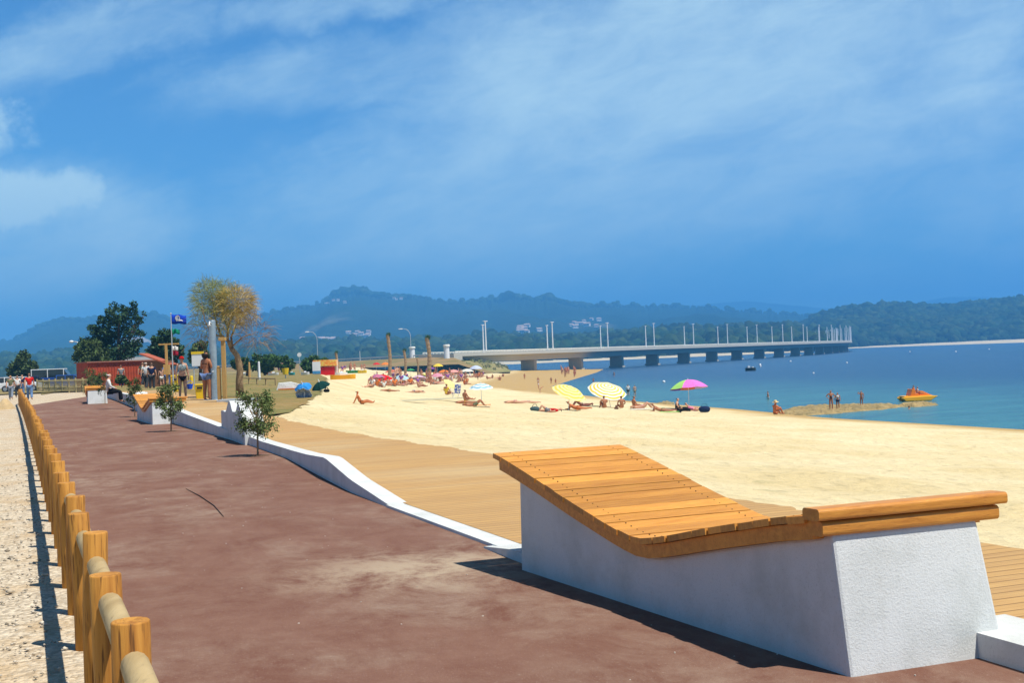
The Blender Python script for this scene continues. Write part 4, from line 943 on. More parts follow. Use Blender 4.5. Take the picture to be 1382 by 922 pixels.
grp = [('walk', 198, 527, 38, -.2, 'white haired person in white shirt and dark trousers in the strolling group', dict(wear=(('trousers', C['darkgrey']), ('shirt', C['white'])), hair='white')),
       ('stand', 205.5, 527, 37, .1, 'person all in dark clothes in the strolling group', dict(wear=(('trousers', C['darkgrey']), ('shirt', C['navy'])), hair='black')),
       ('stand', 187, 521, 33, .3, 'person in dark red top left of the white shirted stroller', dict(wear=(('shorts', C['red']), ('shirt', mat('cloth_darkred', (.35,.02,.02), .9))), hair='black', skin=SKIN_T)),
       ('stand', 213, 523, 30, 0, 'child in red shirt walking within the group', dict(wear=(('shorts', C['red']), ('shirt', C['red'])), hair='brown')),
       ('walk', 226, 526, 36, 0, 'person in light blue shirt and jeans at the right of the group', dict(wear=(('trousers', mat('cloth_bluejeans', (.04,.10,.25), .9)), ('shirt', C['skyblue'])), hair='black')),
       ('stand', 219, 524, 28, .2, 'sunburnt person in peach coloured top between red child and blue shirt', dict(wear=(('shorts', C['white']), ('shirt', C['peach'])), hair='blond', skin=SKIN_L)),
       ('stand', 164, 523, 30, .5, 'person in grey top standing left of the wavy block and plant', dict(wear=(('trousers', C['navy']), ('shirt', C['grey'])), hair='black')),
       ('walk', 193, 522, 33, -.4, 'person in olive top just left of the white shirted stroller', dict(wear=(('trousers', C['darkgrey']), ('shirt', C['olive'])), hair='brown')), ('stand', 232, 522, 28, .3, 'person in orange top right behind the light blue shirt', dict(wear=(('shorts', C['navy']), ('shirt', C['orange'])), hair='black', skin=SKIN_T)),
       ('stand', 170.5, 519, 24, 0, 'distant person in blue beyond the wavy block and plant', dict(wear=(('trousers', C['navy']), ('shirt', C['blue'])), hair='black'))]
for kd, px, py, hp, rz, lab, kw_ in grp: stand_at(kd, px, py, hp, rz, lab, z=GL, **kw_)
for pr, (px, py) in enumerate([(176,527)]): pass
w1 = stand_at('stand', 247, 538, 55, math.pi+.35, 'woman in patterned bikini top, dark bottoms and red cap facing the camera', wear=(('top', PAT), ('bottom', C['black'])), hair='brown', female=True, fingers=True, hat=('cap', C['red']), fat=1.12)
w2 = stand_at('fold', 280, 541.5, 66, -.5, 'deeply tanned dark haired woman in blue shorts and dark top by the steel column', wear=(('top', C['brown']), ('shorts', mat('cloth_denim', (.10,.17,.38), .9, (.2,.27,.45), 14))), hair='black', female=True, fingers=True, longhair=True, skin=SKIN_T, fat=1.05)
# seated elderly man on the farthest lounger
sx_, sy_ = 145, 543
pm = P(148, 538, .58); person('chair', (pm.x, pm.y, .38), -1.15, 'elderly white haired man in white shirt and dark trousers seated on the farthest lounger', scale=1.02, wear=(('trousers', C['black']), ('longshirt', C['white'])), hair='white')
print('elder', pm)
# --- on the sand
BS = 'bathers lying or sitting on the near sand'
def lie(kind, px, py, rz, label, sc_=1.0, dy=0, **k):
    p = at(px, py); ppm = interp([(510,9),(530,14),(545,18),(560,21)], py); s_ = max(.45, min(1.30, ppm*p.y/F*(.55+.45*sc_))); print('lie %d,%d Y=%.0f s=%.2f'%(px, py, p.y, s_)); return person(kind, p, rz, label, scale=s_, group=None, **k)
RT, LF_ = -B_/2, B_/2          # local +y (feet) pointing to the right / left of the view
lie('lean', 487, 545.5, RT+.1, 'deeply tanned man sitting alone on the bright sand, leaning back, legs to the right', 1.30, wear=(('bottom', C['black']),), hair='brown', skin=mat('skin_orange_tan', (.50,.15,.045), .5), fat=1.1)
lie('side', 640, 549, RT, 'sunbather with raised knees lying just below the pale striped umbrella', 1.25, wear=(('shorts', C['olive']),), skin=SKIN_T)
lie('prone', 694, 545, RT, 'flat sunbather stretched out left of the person in red', 1.2, wear=(('bottom', C['pink']),), skin=SKIN_L)
lie('prone', 712, 545, RT+.2, 'pale thin sunbather lying flat right behind the one in pink', 1.1, wear=(('bottom', C['white']),), skin=SKIN_L)
lie('back', 741, 557, RT+B_, 'person in red shirt and grey shorts lying on the sand under the left yellow umbrella', 1.35, wear=(('shirt', C['red']), ('shorts', C['grey'])), hair='black')
lie('prop', 779, 553, LF_+B_, 'tanned bather lying beside the pole of the left yellow umbrella', 1.15, wear=(('bottom', C['orange']),), skin=mat('skin_orange_tan', (.5,.15,.045)), fat=1.2, hair='brown')
lie('side', 786, 549, LF_, 'bather with dark bent knees behind the tanned bather at the umbrella pole', 1.1, wear=(('bottom', C['black']),), skin=SKIN_D)
lie('hug', 816, 551, .3, 'seated bather seen from behind between the two yellow umbrellas', 1.05, wear=(('bottom', C['navy']),), skin=SKIN_T, hair='black')
lie('sit', 839, 551, .2, 'bather sitting below the right yellow umbrella, facing the water', 1.05, wear=(('bottom', C['red']),), skin=SKIN_T, hair='black')
lie('sit', 856, 551, -1.2, 'bather sitting up beside the one below the right yellow umbrella', 1.0, wear=(('shorts', C['orange']),), skin=SKIN_T, hair='brown')
lie('side', 866, 552, RT, 'bather lying with knees up halfway between umbrella and rainbow parasol', 1.1, wear=(('bottom', C['pink']),), skin=SKIN_L, hair='brown')
lie('prop', 893, 556, RT, 'bather lying on a green towel, head propped, left of the black clad one', 1.1, wear=(('bottom', C['green']),), skin=SKIN_T, hair='brown')
lie('sit', 915, 556, RT-.2, 'person dressed in black slumped on the sand under the rainbow parasol', 1.15, wear=(('longshirt', C['black']), ('trousers', C['black'])), hair='black', fat=1.25)
lie('prop', 938, 555, RT+.1, 'person in pink top lying between black clad person and navy bag', 1.1, wear=(('shirt', C['pink']), ('bottom', C['pink'])), hair='black')
lie('hug', 1046, 560, -1.0, 'sunburnt woman in straw hat sitting alone near the water edge', 1.25, wear=(('suit', C['orange']),), skin=mat('skin_orange_tan', (.5,.15,.045)), hat=('straw', mat('straw_hat', (.75,.55,.25), .9)), female=True)
# towels
def towel(px, py, rz, col, label, L=1.9, W_=.9):
    p = at(px, py); e = thing('beach_towel', label, 'towel', p, rz); bpy.data.objects.remove(e); mb = MB(); n = 8; r_ = random.Random(int(px)); 
    for i in range(n+1):
        for j in range(5): 
            x, y = (j/4-.5)*W_, (i/n-.5)*L; mb.v.append((x, y, .035+r_.uniform(0,.03)))
    for i in range(n):
        for j in range(4): a = i*5+j; mb.f.append((a,a+1,a+6,a+5)); mb.mi.append(0)
    o = mb.build('beach_towel', col, smooth=True, loc=p); o.rotation_euler = (0,0,rz); so_ = o.modifiers.new('thick','SOLIDIFY'); so_.thickness = .012; return tag(o, label, 'towel')
towel(642, 548, RT, C['orange'], 'orange towel under the sunbather with raised knees'); towel(900, 557, RT, mat('cloth_lime', (.35,.65,.15), .9), 'lime green towel left of the rainbow parasol'); towel(868, 553, RT, C['white'], 'white towel under the bather halfway between umbrella and rainbow parasol', 2.2)
towel(540, 542, RT+.1, mat('weathered_mat', (.45,.42,.28), 1), 'long greyish mat on the sand right of the lone tanned man', 6.5, 1.8); towel(575, 540, RT-.1, mat('weathered_mat2', (.33,.31,.20), 1), 'dark greyish mat below the dense crowd', 5, 1.2)
# --- umbrellas
def stripes(name, ca, cb, n, R0):
    m, nt, b, oc = newmat(name); ln = nt.nodes.new('ShaderNodeVectorMath'); ln.operation = 'MULTIPLY'; nt.links.new(oc, ln.inputs[0]); ln.inputs[1].default_value = (1,1,0); l2 = nt.nodes.new('ShaderNodeVectorMath'); l2.operation = 'LENGTH'; nt.links.new(ln.outputs[0], l2.inputs[0])
    fr = math_(nt, 'FRACT', math_(nt, 'MULTIPLY', l2.outputs['Value'], n/R0)); nt.links.new(mixc(nt, rng(nt, fr, .46, .54), ca, cb), b.inputs['Base Color']); b.inputs['Roughness'].default_value = .8
    return m
def umbrella(px, py, pole_px, R_, mats, label, tilt=(0,0), hh=.34, depth=None, n=8, pole=1.9, ground=None, cat='umbrella', wpx=None):
    """px,py: canopy centre in the photo; ground pixel fixes the distance"""
    g = at(*ground); dist = g.y; R_ = wpx*(1.2 if wpx < 20 else 1)/2/F*dist if wpx else R_; c = PD(px, py, dist); e = thing('beach_umbrella', label, cat, g); M = Matrix.Rotation(tilt[0], 3, 'Y') @ Matrix.Rotation(tilt[1], 3, 'X'); mb = MB(); rings = 7; sub = 4; N = n*sub; H_ = R_*hh
    for i in range(rings+1):
        t = i/rings
        for k in range(N):
            a = 2*math.pi*k/N; fr = (k%sub)/sub; sag = 1-.06*math.sin(math.pi*fr)*t; z = H_*(1-t**2)-.04*math.sin(math.pi*fr)*t; mb.v.append((R_*t*sag*math.cos(a), R_*t*sag*math.sin(a), z))
    for i in range(rings):
        for k in range(N): mb.f.append((i*N+k, (i+1)*N+k, (i+1)*N+(k+1)%N, i*N+(k+1)%N)); mb.mi.append((k//sub)%len(mats))
    ca = mb.build('canopy', None, e, mats=mats); ca.matrix_local = Matrix.Translation(c-g-(M@V3(0,0,H_*.45))) @ M.to_4x4(); so_ = ca.modifiers.new('thick', 'SOLIDIFY'); so_.thickness = .01
    top = c-g; mb = MB(); mb.tube([V3(0,0,-.1), top*.5, top+M@V3(0,0,H_*.55)], .022, 8); mb.build('pole', WHITE, e)
    mb = MB(); mb.tube([top+M@V3(0,0,H_*.5), top+M@V3(0,0,H_*.55+.12)], [.03,.015], 8); mb.build('finial', WHITE, e)
    print('umb', label[:24], 'Y %.0f h %.1f'%(dist, (c-g).z)); return e
YS = stripes('yellow_stripe_cloth', (.74,.52,.07), (.74,.66,.32), 6, 1.5); YS2 = stripes('yellow_white_stripe_cloth', (.76,.52,.04), (.72,.74,.68), 5, 1.4)
umbrella(769, 527, 0, 1.55, [YS], 'yellow striped umbrella, the left of two, tilted down to the right', (.38,.30), .36, wpx=50, ground=(767, 553))
umbrella(820, 524.5, 0, 1.60, [YS2], 'yellow and white striped umbrella, the right of two, near the water', (.22,.42), .30, wpx=54, ground=(824, 550))
RB = [cloth(n_, c) for n_, c in (('lilac',(.55,.52,.85)), ('hotpink',(.90,.20,.62)), ('lime',(.32,.80,.03)), ('violet',(.20,.06,.50)), ('orange2',(.80,.22,.05)), ('turq',(.05,.45,.55)))]
um = umbrella(929, 519, 0, 1.72, [RB[0],RB[4],RB[3],RB[2],RB[2],RB[1],RB[1],RB[0]], 'big rainbow coloured parasol of pink, lime and lilac panels', (-.04,-.10), .44, wpx=54, ground=(930, 553)); 
um.children[0].rotation_euler.rotate_axis('Z', R(18))
umbrella(649, 521, 0, 1.65, [stripes('blue_stripe_cloth', (.25,.45,.58), (.70,.78,.78), 5, 1.6)], 'pale blue striped umbrella above the sunbather with raised knees', (0,.1), .38, wpx=33, ground=(650, 542))
umbrella(408.5, 521, 0, 1.15, [cloth('azure', (.04,.28,.72))], 'plain bright blue umbrella leaning between white shelter and dark green umbrella', (-.15,.5), .45, wpx=24, ground=(409, 531))
umbrella(410.5, 531, 0, 1.05, [mat('cloth_bluecheck', (.20,.28,.46), .8, (.5,.55,.65), 18, mask=(.48,.52))], 'blue grey patterned umbrella in front of the bright blue one', (.1,-.9), .40, wpx=23, ground=(411, 538))
umbrella(432, 519, 0, 1.35, [cloth('bottle', (.008,.05,.045))], 'dark green umbrella tilted beside the bright blue one', (-.30,.30), .55, wpx=26, ground=(433, 528))
umbrella(515, 509, 0, 2.3, [C['red']], 'wide bright red umbrella at the left of the crowd', (0,.15), .40, wpx=30, ground=(516, 520)); umbrella(508, 508.5, 0, 1.8, [mat('cloth_coralcheck', (.55,.10,.10), .8, (.2,.2,.5), 12, mask=(.5,.55))], 'dull red patterned umbrella touching the wide red one', (-.1,-.1), .45, wpx=24, ground=(507, 520))
umbrella(541, 509, 0, 2.0, [cloth('paleblue', (.42,.62,.70))], 'pale blue umbrella right of the wide red one', (0,.2), .40, wpx=22, ground=(541, 519)); umbrella(508, 491, 0, 2.0, [C['red']], 'small distant red umbrella near the palm trunks', (0,0), .5, wpx=9, ground=(508, 504))
umbrella(520, 491, 0, 2.2, [C['orange']], 'distant orange umbrella left of the tallest palm trunk', (0,0), .5, wpx=11, ground=(520, 504)); umbrella(591, 493, 0, 2.6, [C['yellow']], 'distant yellow umbrella under the scrub dune', (0,0), .5, wpx=12, ground=(590, 507)); umbrella(599, 501, 0, 2.4, [C['orange']], 'distant orange umbrella at the foot of the scrub dune', (0,0), .4, wpx=13, ground=(599, 510))
umbrella(612, 501, 0, 2.6, [cloth('salmon', (.80,.35,.30))], 'distant salmon umbrella right of the orange one by the dune', (0,0), .4, wpx=15, ground=(612, 511)); umbrella(581, 497, 0, 2.2, [C['purple']], 'distant purple umbrella below the thick palm trunk', (0,0), .4, wpx=11, ground=(581, 508)); umbrella(642, 496, 0, 2.6, [cloth('bluewhite', (.55,.60,.78))], 'distant blue and white umbrella right of the dune end', (0,0), .5, wpx=15, ground=(642, 506))
umbrella(565, 509, 0, 2.0, [PATW], 'patterned purple umbrella in the middle of the crowd', (0,-.2), .4, wpx=18, ground=(565, 518)); umbrella(608, 517, 0, 1.6, [cloth('cream', (.85,.72,.30))], 'pale yellow umbrella at the right end of the crowd', (.7,.3), .4, wpx=17, ground=(608, 527))
umbrella(630, 500, 0, 2.4, [cloth('creamwhite', (.75,.72,.62))], 'distant off white umbrella between dune and bridge', (0,0), .4, wpx=16, ground=(630, 509)); umbrella(528, 501, 0, 2.0, [cloth('coral', (.75,.20,.12))], 'distant coral umbrella between tallest palm trunk and pale blue umbrella', (0,0), .45, wpx=14, ground=(528, 511)); umbrella(573, 506, 0, 2.0, [cloth('lemon', (.80,.70,.20))], 'distant lemon umbrella in the crowd below the purple one', (0,.1), .45, wpx=13, ground=(573, 515)); umbrella(590, 506, 0, 2.0, [cloth('rose', (.75,.30,.38))], 'distant rose umbrella in the crowd left of the orange one', (0,.1), .45, wpx=14, ground=(590, 515)); umbrella(554, 499, 0, 2.0, [C['green']], 'distant green umbrella above the pale blue one', (0,0), .4, wpx=10, ground=(554, 508))
# white beach shelter, yellow awning boat, etc.
p = at(389, 527); e = thing('beach_shelter', 'white beach shelter tent with orange base left of the bright blue umbrella', 'tent', p); mb = MB(); W2 = 16.5/F*p.y; e.scale = (W2/1.5,)*3; W2 = 1.5
mb.add([(-W2,0,0),(W2,0,0),(W2*.9,.1,.75),(W2*.2,.2,1.0),(-W2*.8,.1,.95),(-W2,1.3,0),(W2,1.3,0),(W2*.9,1.0,.7),(-W2*.8,1.0,.9)], [(0,1,2,3,4),(0,4,8,5),(1,6,7,2),(2,7,8,4,3),(5,8,7,6)]); mb.build('canvas', C['white'], e, bevel=.05)
mb = MB(); mb.box((.1,-.10,.12), (2.6,.16,.22)); mb.build('orange_base', C['orange'], e)
# folding chair blue and white
p = at(616, 538); e = thing('deck_chair', 'blue and white folding deck chair left of the pale striped umbrella', 'chair', p, .5); BWc = mat('cloth_bluewhite_check', (.05,.10,.50), .8, (.75,.78,.8), 6, mask=(.49,.51))
mb = MB(); mb.box((0,.1,.42), (.55,.5,.05)); mb.build('seat', BWc, e); mb = MB(); mb.box((0,-.28,.78), (.55,.05,.75), 0, (.35,'X')); mb.build('backrest', BWc, e); 
for sx in (-.26,.26):
    for a, b_ in (((sx,.35,0),(sx,-.25,.6)), ((sx,-.35,0),(sx,.35,.45))): mb = MB(); mb.tube([a, b_], .018, 6); mb.build('leg', WHITE, e)
lie('sit', 628, 541, -.8, 'bather sitting in the shade between deck chair and pale striped umbrella', 1.1, wear=(('bottom', C['yellow']),), skin=SKIN_T)
lie('prone', 627, 545, RT, 'tanned bather lying in front of the deck chair', 1.1, wear=(('bottom', C['yellow']),), skin=SKIN_T)
lie('sit', 603, 533, -.6, 'bather with yellow towel sitting left of the deck chair', 1.4, wear=(('shirt', C['yellow']), ('bottom', C['olive'])), skin=SKIN_T)
lie('prone', 560, 531, RT+B_, 'bather lying flat in front of the crowd, blue towel at the head', 1.6, wear=(('bottom', C['blue']),), skin=SKIN_L); lie('prone', 524, 529, RT, 'bather lying flat below the wide red umbrella', 1.4, wear=(('bottom', C['green']),), skin=SKIN_T)
lie('sit', 518, 524, .5, 'bather in white sitting below the wide red umbrella', 1.5, wear=(('shirt', C['white']),), skin=SKIN_T); 
def bag(px, py, m, label, s=.4, nm='beach_bag'):
    p = at(px, py); e = thing(nm, label, 'bag', p); s *= 14*p.y/F; mb = MB(); mb.tube([(-s*.7,0,s*.34),(-s*.55,0,s*.40),(0,0,s*.44),(s*.5,0,s*.38),(s*.68,0,s*.32)], [s*.22,s*.36,s*.42,s*.36,s*.2], 9); mb.build('bag_body', m, e, smooth=True, bevel=0); mb = MB(); mb.tube([(-s*.4,0,s*.75),(-s*.2,0,s*1.15),(s*.2,0,s*1.15),(s*.4,0,s*.75)], .02, 6); mb.build('handle', m, e)
bag(951, 557, C['navy'], 'bulging navy and white bag at the right end of the rainbow parasol group', .75); bag(441, 530, C['black'], 'small black bag on the sand below the dark green umbrella', .4); bag(722, 556, mat('cloth_slate', (.05,.09,.10), .9), 'dark slate bag at the head of the person in red', .62); bag(832, 553, C['brown'], 'small brown bag on the sand between two seated bathers', .3)
# --- standing and wading
wd = [('hips', 1122, 553, 26, math.pi, 'bather in black shorts, hands on hips, standing on the rock spit', dict(wear=(('suit', C['black']),), skin=SKIN_T)), ('stand', 1131, 552, 22, math.pi-.4, 'child in navy and white beside the bather with hands on hips', dict(wear=(('shorts', C['navy']), ('top', C['white'])), skin=SKIN_T)),
      ('armup', 1163, 547.5, 20, 2.6, 'bather with raised arm alone on the rock spit, right of the pair', dict(wear=(('bottom', C['brown']),), skin=SKIN_T)), ('walk', 1037, 546, 18, 1.2, 'bather in white shorts wading just behind the straw hat woman', dict(wear=(('shorts', C['white']),), skin=SKIN_T)),
      ('stand', 848, 536, 17, 0, 'bather in white shirt standing in shallow water right of the yellow umbrellas', dict(wear=(('shirt', C['white']), ('shorts', C['black'])), hair='black')), ('stand', 857, 536, 16, .3, 'thin bather next to the white shirted one in the shallows', dict(wear=(('bottom', C['olive']),), skin=SKIN_L, hair='black')),
      ('stand', 812, 537.5, 9, .4, 'bather wading between the two yellow umbrellas', dict(wear=(('bottom', C['navy']),), skin=SKIN_T)), ('walk', 829, 511, 9, 2, 'distant bather in white wading above the right yellow umbrella', dict(wear=(('suit', C['white']),), skin=SKIN_T)), ('stand', 801, 518, 8, 0, 'distant bather in the water behind the right yellow umbrella', dict(wear=(('bottom', C['red']),), skin=SKIN_T)),
      ('bend', 729, 531, 12, -1.5, 'bather bending over on the wet sand near the inlet', dict(wear=(('bottom', C['black']),), skin=SKIN_L)), ('stand', 726.5, 519, 10, 0, 'bather standing on the wet golden sand, middle of the flat', dict(wear=(('bottom', C['white']),), skin=SKIN_T)), ('stand', 708, 512, 8, 0, 'lone bather standing farthest left on the wet golden sand', dict(wear=(('bottom', C['red']),), skin=SKIN_T)),
      ('stand', 744, 518, 9, .3, 'left one of two bathers at the water edge of the inlet', dict(wear=(('suit', C['black']),), skin=SKIN_T)), ('walk', 750, 519, 8, .3, 'right one of two bathers at the water edge of the inlet', dict(wear=(('bottom', C['red']),), skin=SKIN_T)), ('stand', 727, 525, 9, 1, 'child in white near the bending bather', dict(wear=(('shirt', C['white']),), skin=SKIN_L)),
      ('stand', 645, 513, 8, 0, 'bather standing above the pale striped umbrella', dict(wear=(('shorts', C['navy']),), skin=SKIN_T))]
for kd, px, py, hp, rz, lab, kw_ in wd:
    p = at(px, py)
    if lab.startswith('bather in black shorts') or 'rock spit' in lab or 'hands on hips' in lab: p = P(px, py, WATER+.12)
    person(kd, p, rz, lab, scale=max(.6, min(1.5, sc_h(p, hp))), **kw_)
# distant swimmers by the bridge and crowd: copies of a few prototypes
protos = []
for i, (kd, wr, sk_, hr) in enumerate([('sit', 'red', SKIN_T, 'brown'), ('sit', 'white', SKIN_L, 'black'), ('hug', 'navy', SKIN_T, 'black'), ('prone', 'pink', SKIN_L, 'blond'), ('side', 'teal', SKIN_T, 'brown'), ('stand', 'red', SKIN_T, 'black'), ('stand', 'navy', SKIN_L, 'brown'), ('chair', 'purple', SKIN_L, 'black'), ('sit', 'orange', SKIN_T, 'brown'), ('stand', 'peach', SKIN_T, 'blond')]):
    e = person(kd, (0,0,0), 0, 'x', skin=sk_, wear=((('shirt' if i in (1,7,8) else 'bottom'), C[wr]),), hair=hr); protos.append(e)
flush()
used = set(); r_ = random.Random(77)
def crowd(n, fn, lab, grp_, sc_=1.25, kinds=range(10)):
    for j in range(n):
        px, py = fn(); k = r_.choice(list(kinds)); e = protos[k]
        o = e if k not in used else copy_tree(e); used.add(k); o.location = at(px, py); o.rotation_euler = (0,0,r_.uniform(0,6.28)); o.scale = (sc_*r_.uniform(.85,1.1),)*3; o['label'] = lab; o['group'] = grp_
crowd(62, lambda: (lambda t: (535+t*95+r_.gauss(0,3), 519.5-t*6+r_.gauss(0,2.2)))(r_.random()), 'tiny sunbather in the dense crowd between wide red umbrella and scrub dune', 'sunbathers crowded in front of the dune', 1.4)
crowd(26, lambda: (580+r_.random()*75, 509+r_.gauss(0,1.2)), 'tiny sunbather in the far crowd right at the foot of the dune', 'sunbathers at the foot of the dune', 1.5, (0,1,4,7,8,9))
crowd(13, lambda: (500+r_.random()*35, 521+r_.gauss(0,2)), 'small sunbather huddled beneath the wide red umbrella', 'sunbathers beneath the wide red umbrella', 1.25, (0,1,2,3,4,8))
crowd(10, lambda: (505+r_.random()*45, 516+r_.gauss(0,1.5)), 'small sunbather behind the wide red umbrella', 'sunbathers behind the wide red umbrella', 1.3, (0,1,2,3,4,8,7))
crowd(12, lambda: (756+r_.random()*22, 505+r_.gauss(0,1.5)), 'tiny bather in the cluster at the water under the second pier', 'bathers clustered by the second pier', 1.3, (5,6,9))
crowd(6, lambda: (655+r_.random()*30, 511+r_.gauss(0,1.5)), 'tiny sunbather on the open sand left of the wet golden flat', 'sunbathers on the open sand', 1.2, (0,2,3))
crowd(8, lambda: (460+r_.random()*35, 503+r_.gauss(0,1)), 'distant bather near the orange kiosk and moored pedal boats', 'people near the kiosk', 1.2, (5,6,7,9))
crowd(7, lambda: (345+r_.random()*70, 503+r_.gauss(0,.6)), 'distant person in front of the hedge bushes', 'people in front of the hedge', 1.2, (5,6,9,7))
for k, e in enumerate(protos):
    if k not in used:
        for c in list(e.children): bpy.data.objects.remove(c)
        bpy.data.objects.remove(e)
for i, (cn, lab) in enumerate([('red', 'red'), ('skyblue', 'light blue'), ('white', 'white'), ('yellow', 'yellow'), ('teal', 'teal')]):
    t0 = None
    for j in range(5):
        px = 500+r_.random()*125; py = 521-(px-500)*.085+r_.gauss(0,2)
        if t0 is None: t0 = towel(px, py, r_.random()*3, C[cn], 'tiny %s towel spread among the far beach crowd'%lab, 2.2, 1.2); t0['group'] = lab+' towels in the far beach crowd'; continue
        o = t0.copy(); COL.objects.link(o); o.location = at(px, py); o.rotation_euler = (0,0,r_.random()*3)
#SECTION4
# ------------------------------------------------------------------ shower, bins, boards, flags
BZ = .58
def pz(px, py, z=None): return G(px, py)
q = pz(290, 541); e = thing('shower_column', 'tall round blue grey steel beach shower column beside the wooden post', 'shower', q); sc_ = q.y/F; hgt = (541-432)*sc_
mb = MB(); mb.tube([(0,0,0),(0,0,hgt*.985),(0,0,hgt)], [.125,.125,.11], 20); mb.build('column', STEEL, e, smooth=False)
mb = MB(); mb.tube([(0,0,0),(0,0,.05)], [.42,.40], 24); mb.build('base_plate', GALV, e)
mb = MB(); mb.tube([(0,-.10,hgt*.95),(0,-.35,hgt*.97),(0,-.42,hgt*.94)], .03, 8); mb.ball((0,-.43,hgt*.93), (.07,.07,.04), 8, 5); mb.build('shower_head', GALV, e)
mb = MB(); mb.ball((0,-.14,1.05), .03, 8, 5); mb.build('push_button', GALV, e)
q = pz(304, 542); e = thing('timber_post', 'tall square timber post with a shorter board leaning on it, right of the steel column', 'post', q); sc_ = q.y/F; hgt = (542-456)*sc_; TW = m_wood('post_timber', (.42,.24,.07), (.58,.36,.12), (4,4,.4), .7)
mb = MB(); mb.box((0,0,hgt/2), (.14,.14,hgt)); mb.build('post', TW, e, bevel=.01); mb = MB(); mb.box((-.02,0,hgt-.05), (.24,.24,.12)); mb.build('cap', TW, e, bevel=.01); mb = MB(); mb.box((-.20,.02,.60), (.14,.05,1.22)); mb.box((-.20,.02,1.22), (.10,.05,.10)); mb.build('side_board', TW, e, bevel=.01)
q = pz(322, 543); mb = MB(); mb.box((0,0,.06), (1.25,1.1,.10)); mb.box((0,0,-.02), (1.0,.9,.08)); o = mb.build('shower_platform', GALV, bevel=.01, loc=q); tag(o, 'low grey shower platform slab right of the tall timber post', 'platform')
q = pz(291, 543.5); mb = MB(); mb.tube([(0,0,.0),(0,0,.03)], [.6,.6], 20); o = mb.build('drain_tray', mat('drain_dark', (.02,.02,.02), .6), loc=q+Vector((0,-.15,.012))); tag(o, 'dark round drain tray under the steel shower column', 'drain')
YP = mat('bin_yellow', (.80,.55,.015), .45)
def bin_(px, py, hpx, label, m=YP, wr=.42):
    q = pz(px, py); hh = hpx*q.y/F; w_ = hh*wr; e = thing('litter_bin', label, 'bin', q, .15)
    mb = MB(); n = 4; 
    bot, top = w_*.42, w_*.52; vs = [(sx*bot, sy*bot*.9, .03) for sx, sy in ((-1,-1),(1,-1),(1,1),(-1,1))]+[(sx*top, sy*top*.9, hh*.86) for sx, sy in ((-1,-1),(1,-1),(1,1),(-1,1))]
    mb.add(vs, [(3,2,1,0),(4,5,6,7),(0,1,5,4),(1,2,6,5),(2,3,7,6),(3,0,4,7)]); mb.build('bin_body', m, e, bevel=.03)
    mb = MB(); mb.box((0,0,hh*.93), (top*2.12, top*2.0, hh*.10), 0); mb.build('lid', m, e, bevel=.02); mb = MB(); mb.box((0,-top*.96,hh*.74), (top*1.1,.03,hh*.12)); mb.build('slot', mat('slot_dark', (.02,.02,.02), .6), e)
bin_(237, 530, 24, 'yellow litter bin left of the woman in patterned bikini'); bin_(270.5, 540, 22, 'yellow litter bin between the two standing women', wr=.55)
p_ = pz(259, 527); e = thing('yellow_post', 'short yellow post right behind the woman in patterned bikini', 'post', p_); mb = MB(); mb.tube([(0,0,0),(0,0,.75),(0,0,.80)], [.10,.09,.05], 12); mb.build('shaft', YP, e)
def bucket(px, py, r, m, label, nm):
    q = pz(px, py); e = thing(nm, label, nm.split('_')[-1], q); mb = MB(); mb.tube([(0,0,0),(0,0,r*1.6)], [r*.75,r], 14); mb.build('body', m, e); mb = MB(); mb.tube([(r*math.cos(a),0,r*1.6+r*.9*math.sin(a)) for a in lin(0, math.pi, 9)], .012, 5); mb.build('handle', m, e); return e
b_ = bucket(256.5, 528.5, .17, mat('plastic_blue', (.01,.08,.60), .5), 'bright blue bucket held at knee height by the woman in patterned bikini', 'plastic_bucket'); b_.location.z += .12
bucket(289, 536, .22, C['navy'], 'dark navy bag standing behind the tanned woman', 'tote_bag')
# notice board
q = pz(268, 518, .5); q = PD(268, 516, 74); e = thing('notice_board', 'white notice board with yellow top strip between the two women', 'sign', (q.x, q.y, .5)); sc_ = q.y/F
z1, z0 = (EYE+(498.5-488)*sc_), (EYE+(498.5-504)*sc_)
mb = MB(); mb.box((0,0,(z0+z1)/2), (16*sc_,.06,(z1-z0))); mb.build('panel', WHITE, e); mb = MB(); mb.box((0,-.01,z1+.08), (17*sc_,.08,.16)); mb.build('top_strip', YP, e)
for sx in (-6,6): mb = MB(); mb.tube([(sx*sc_,.05,0),(sx*sc_,.05,z0)], .03, 6); mb.build('leg', GALV, e)
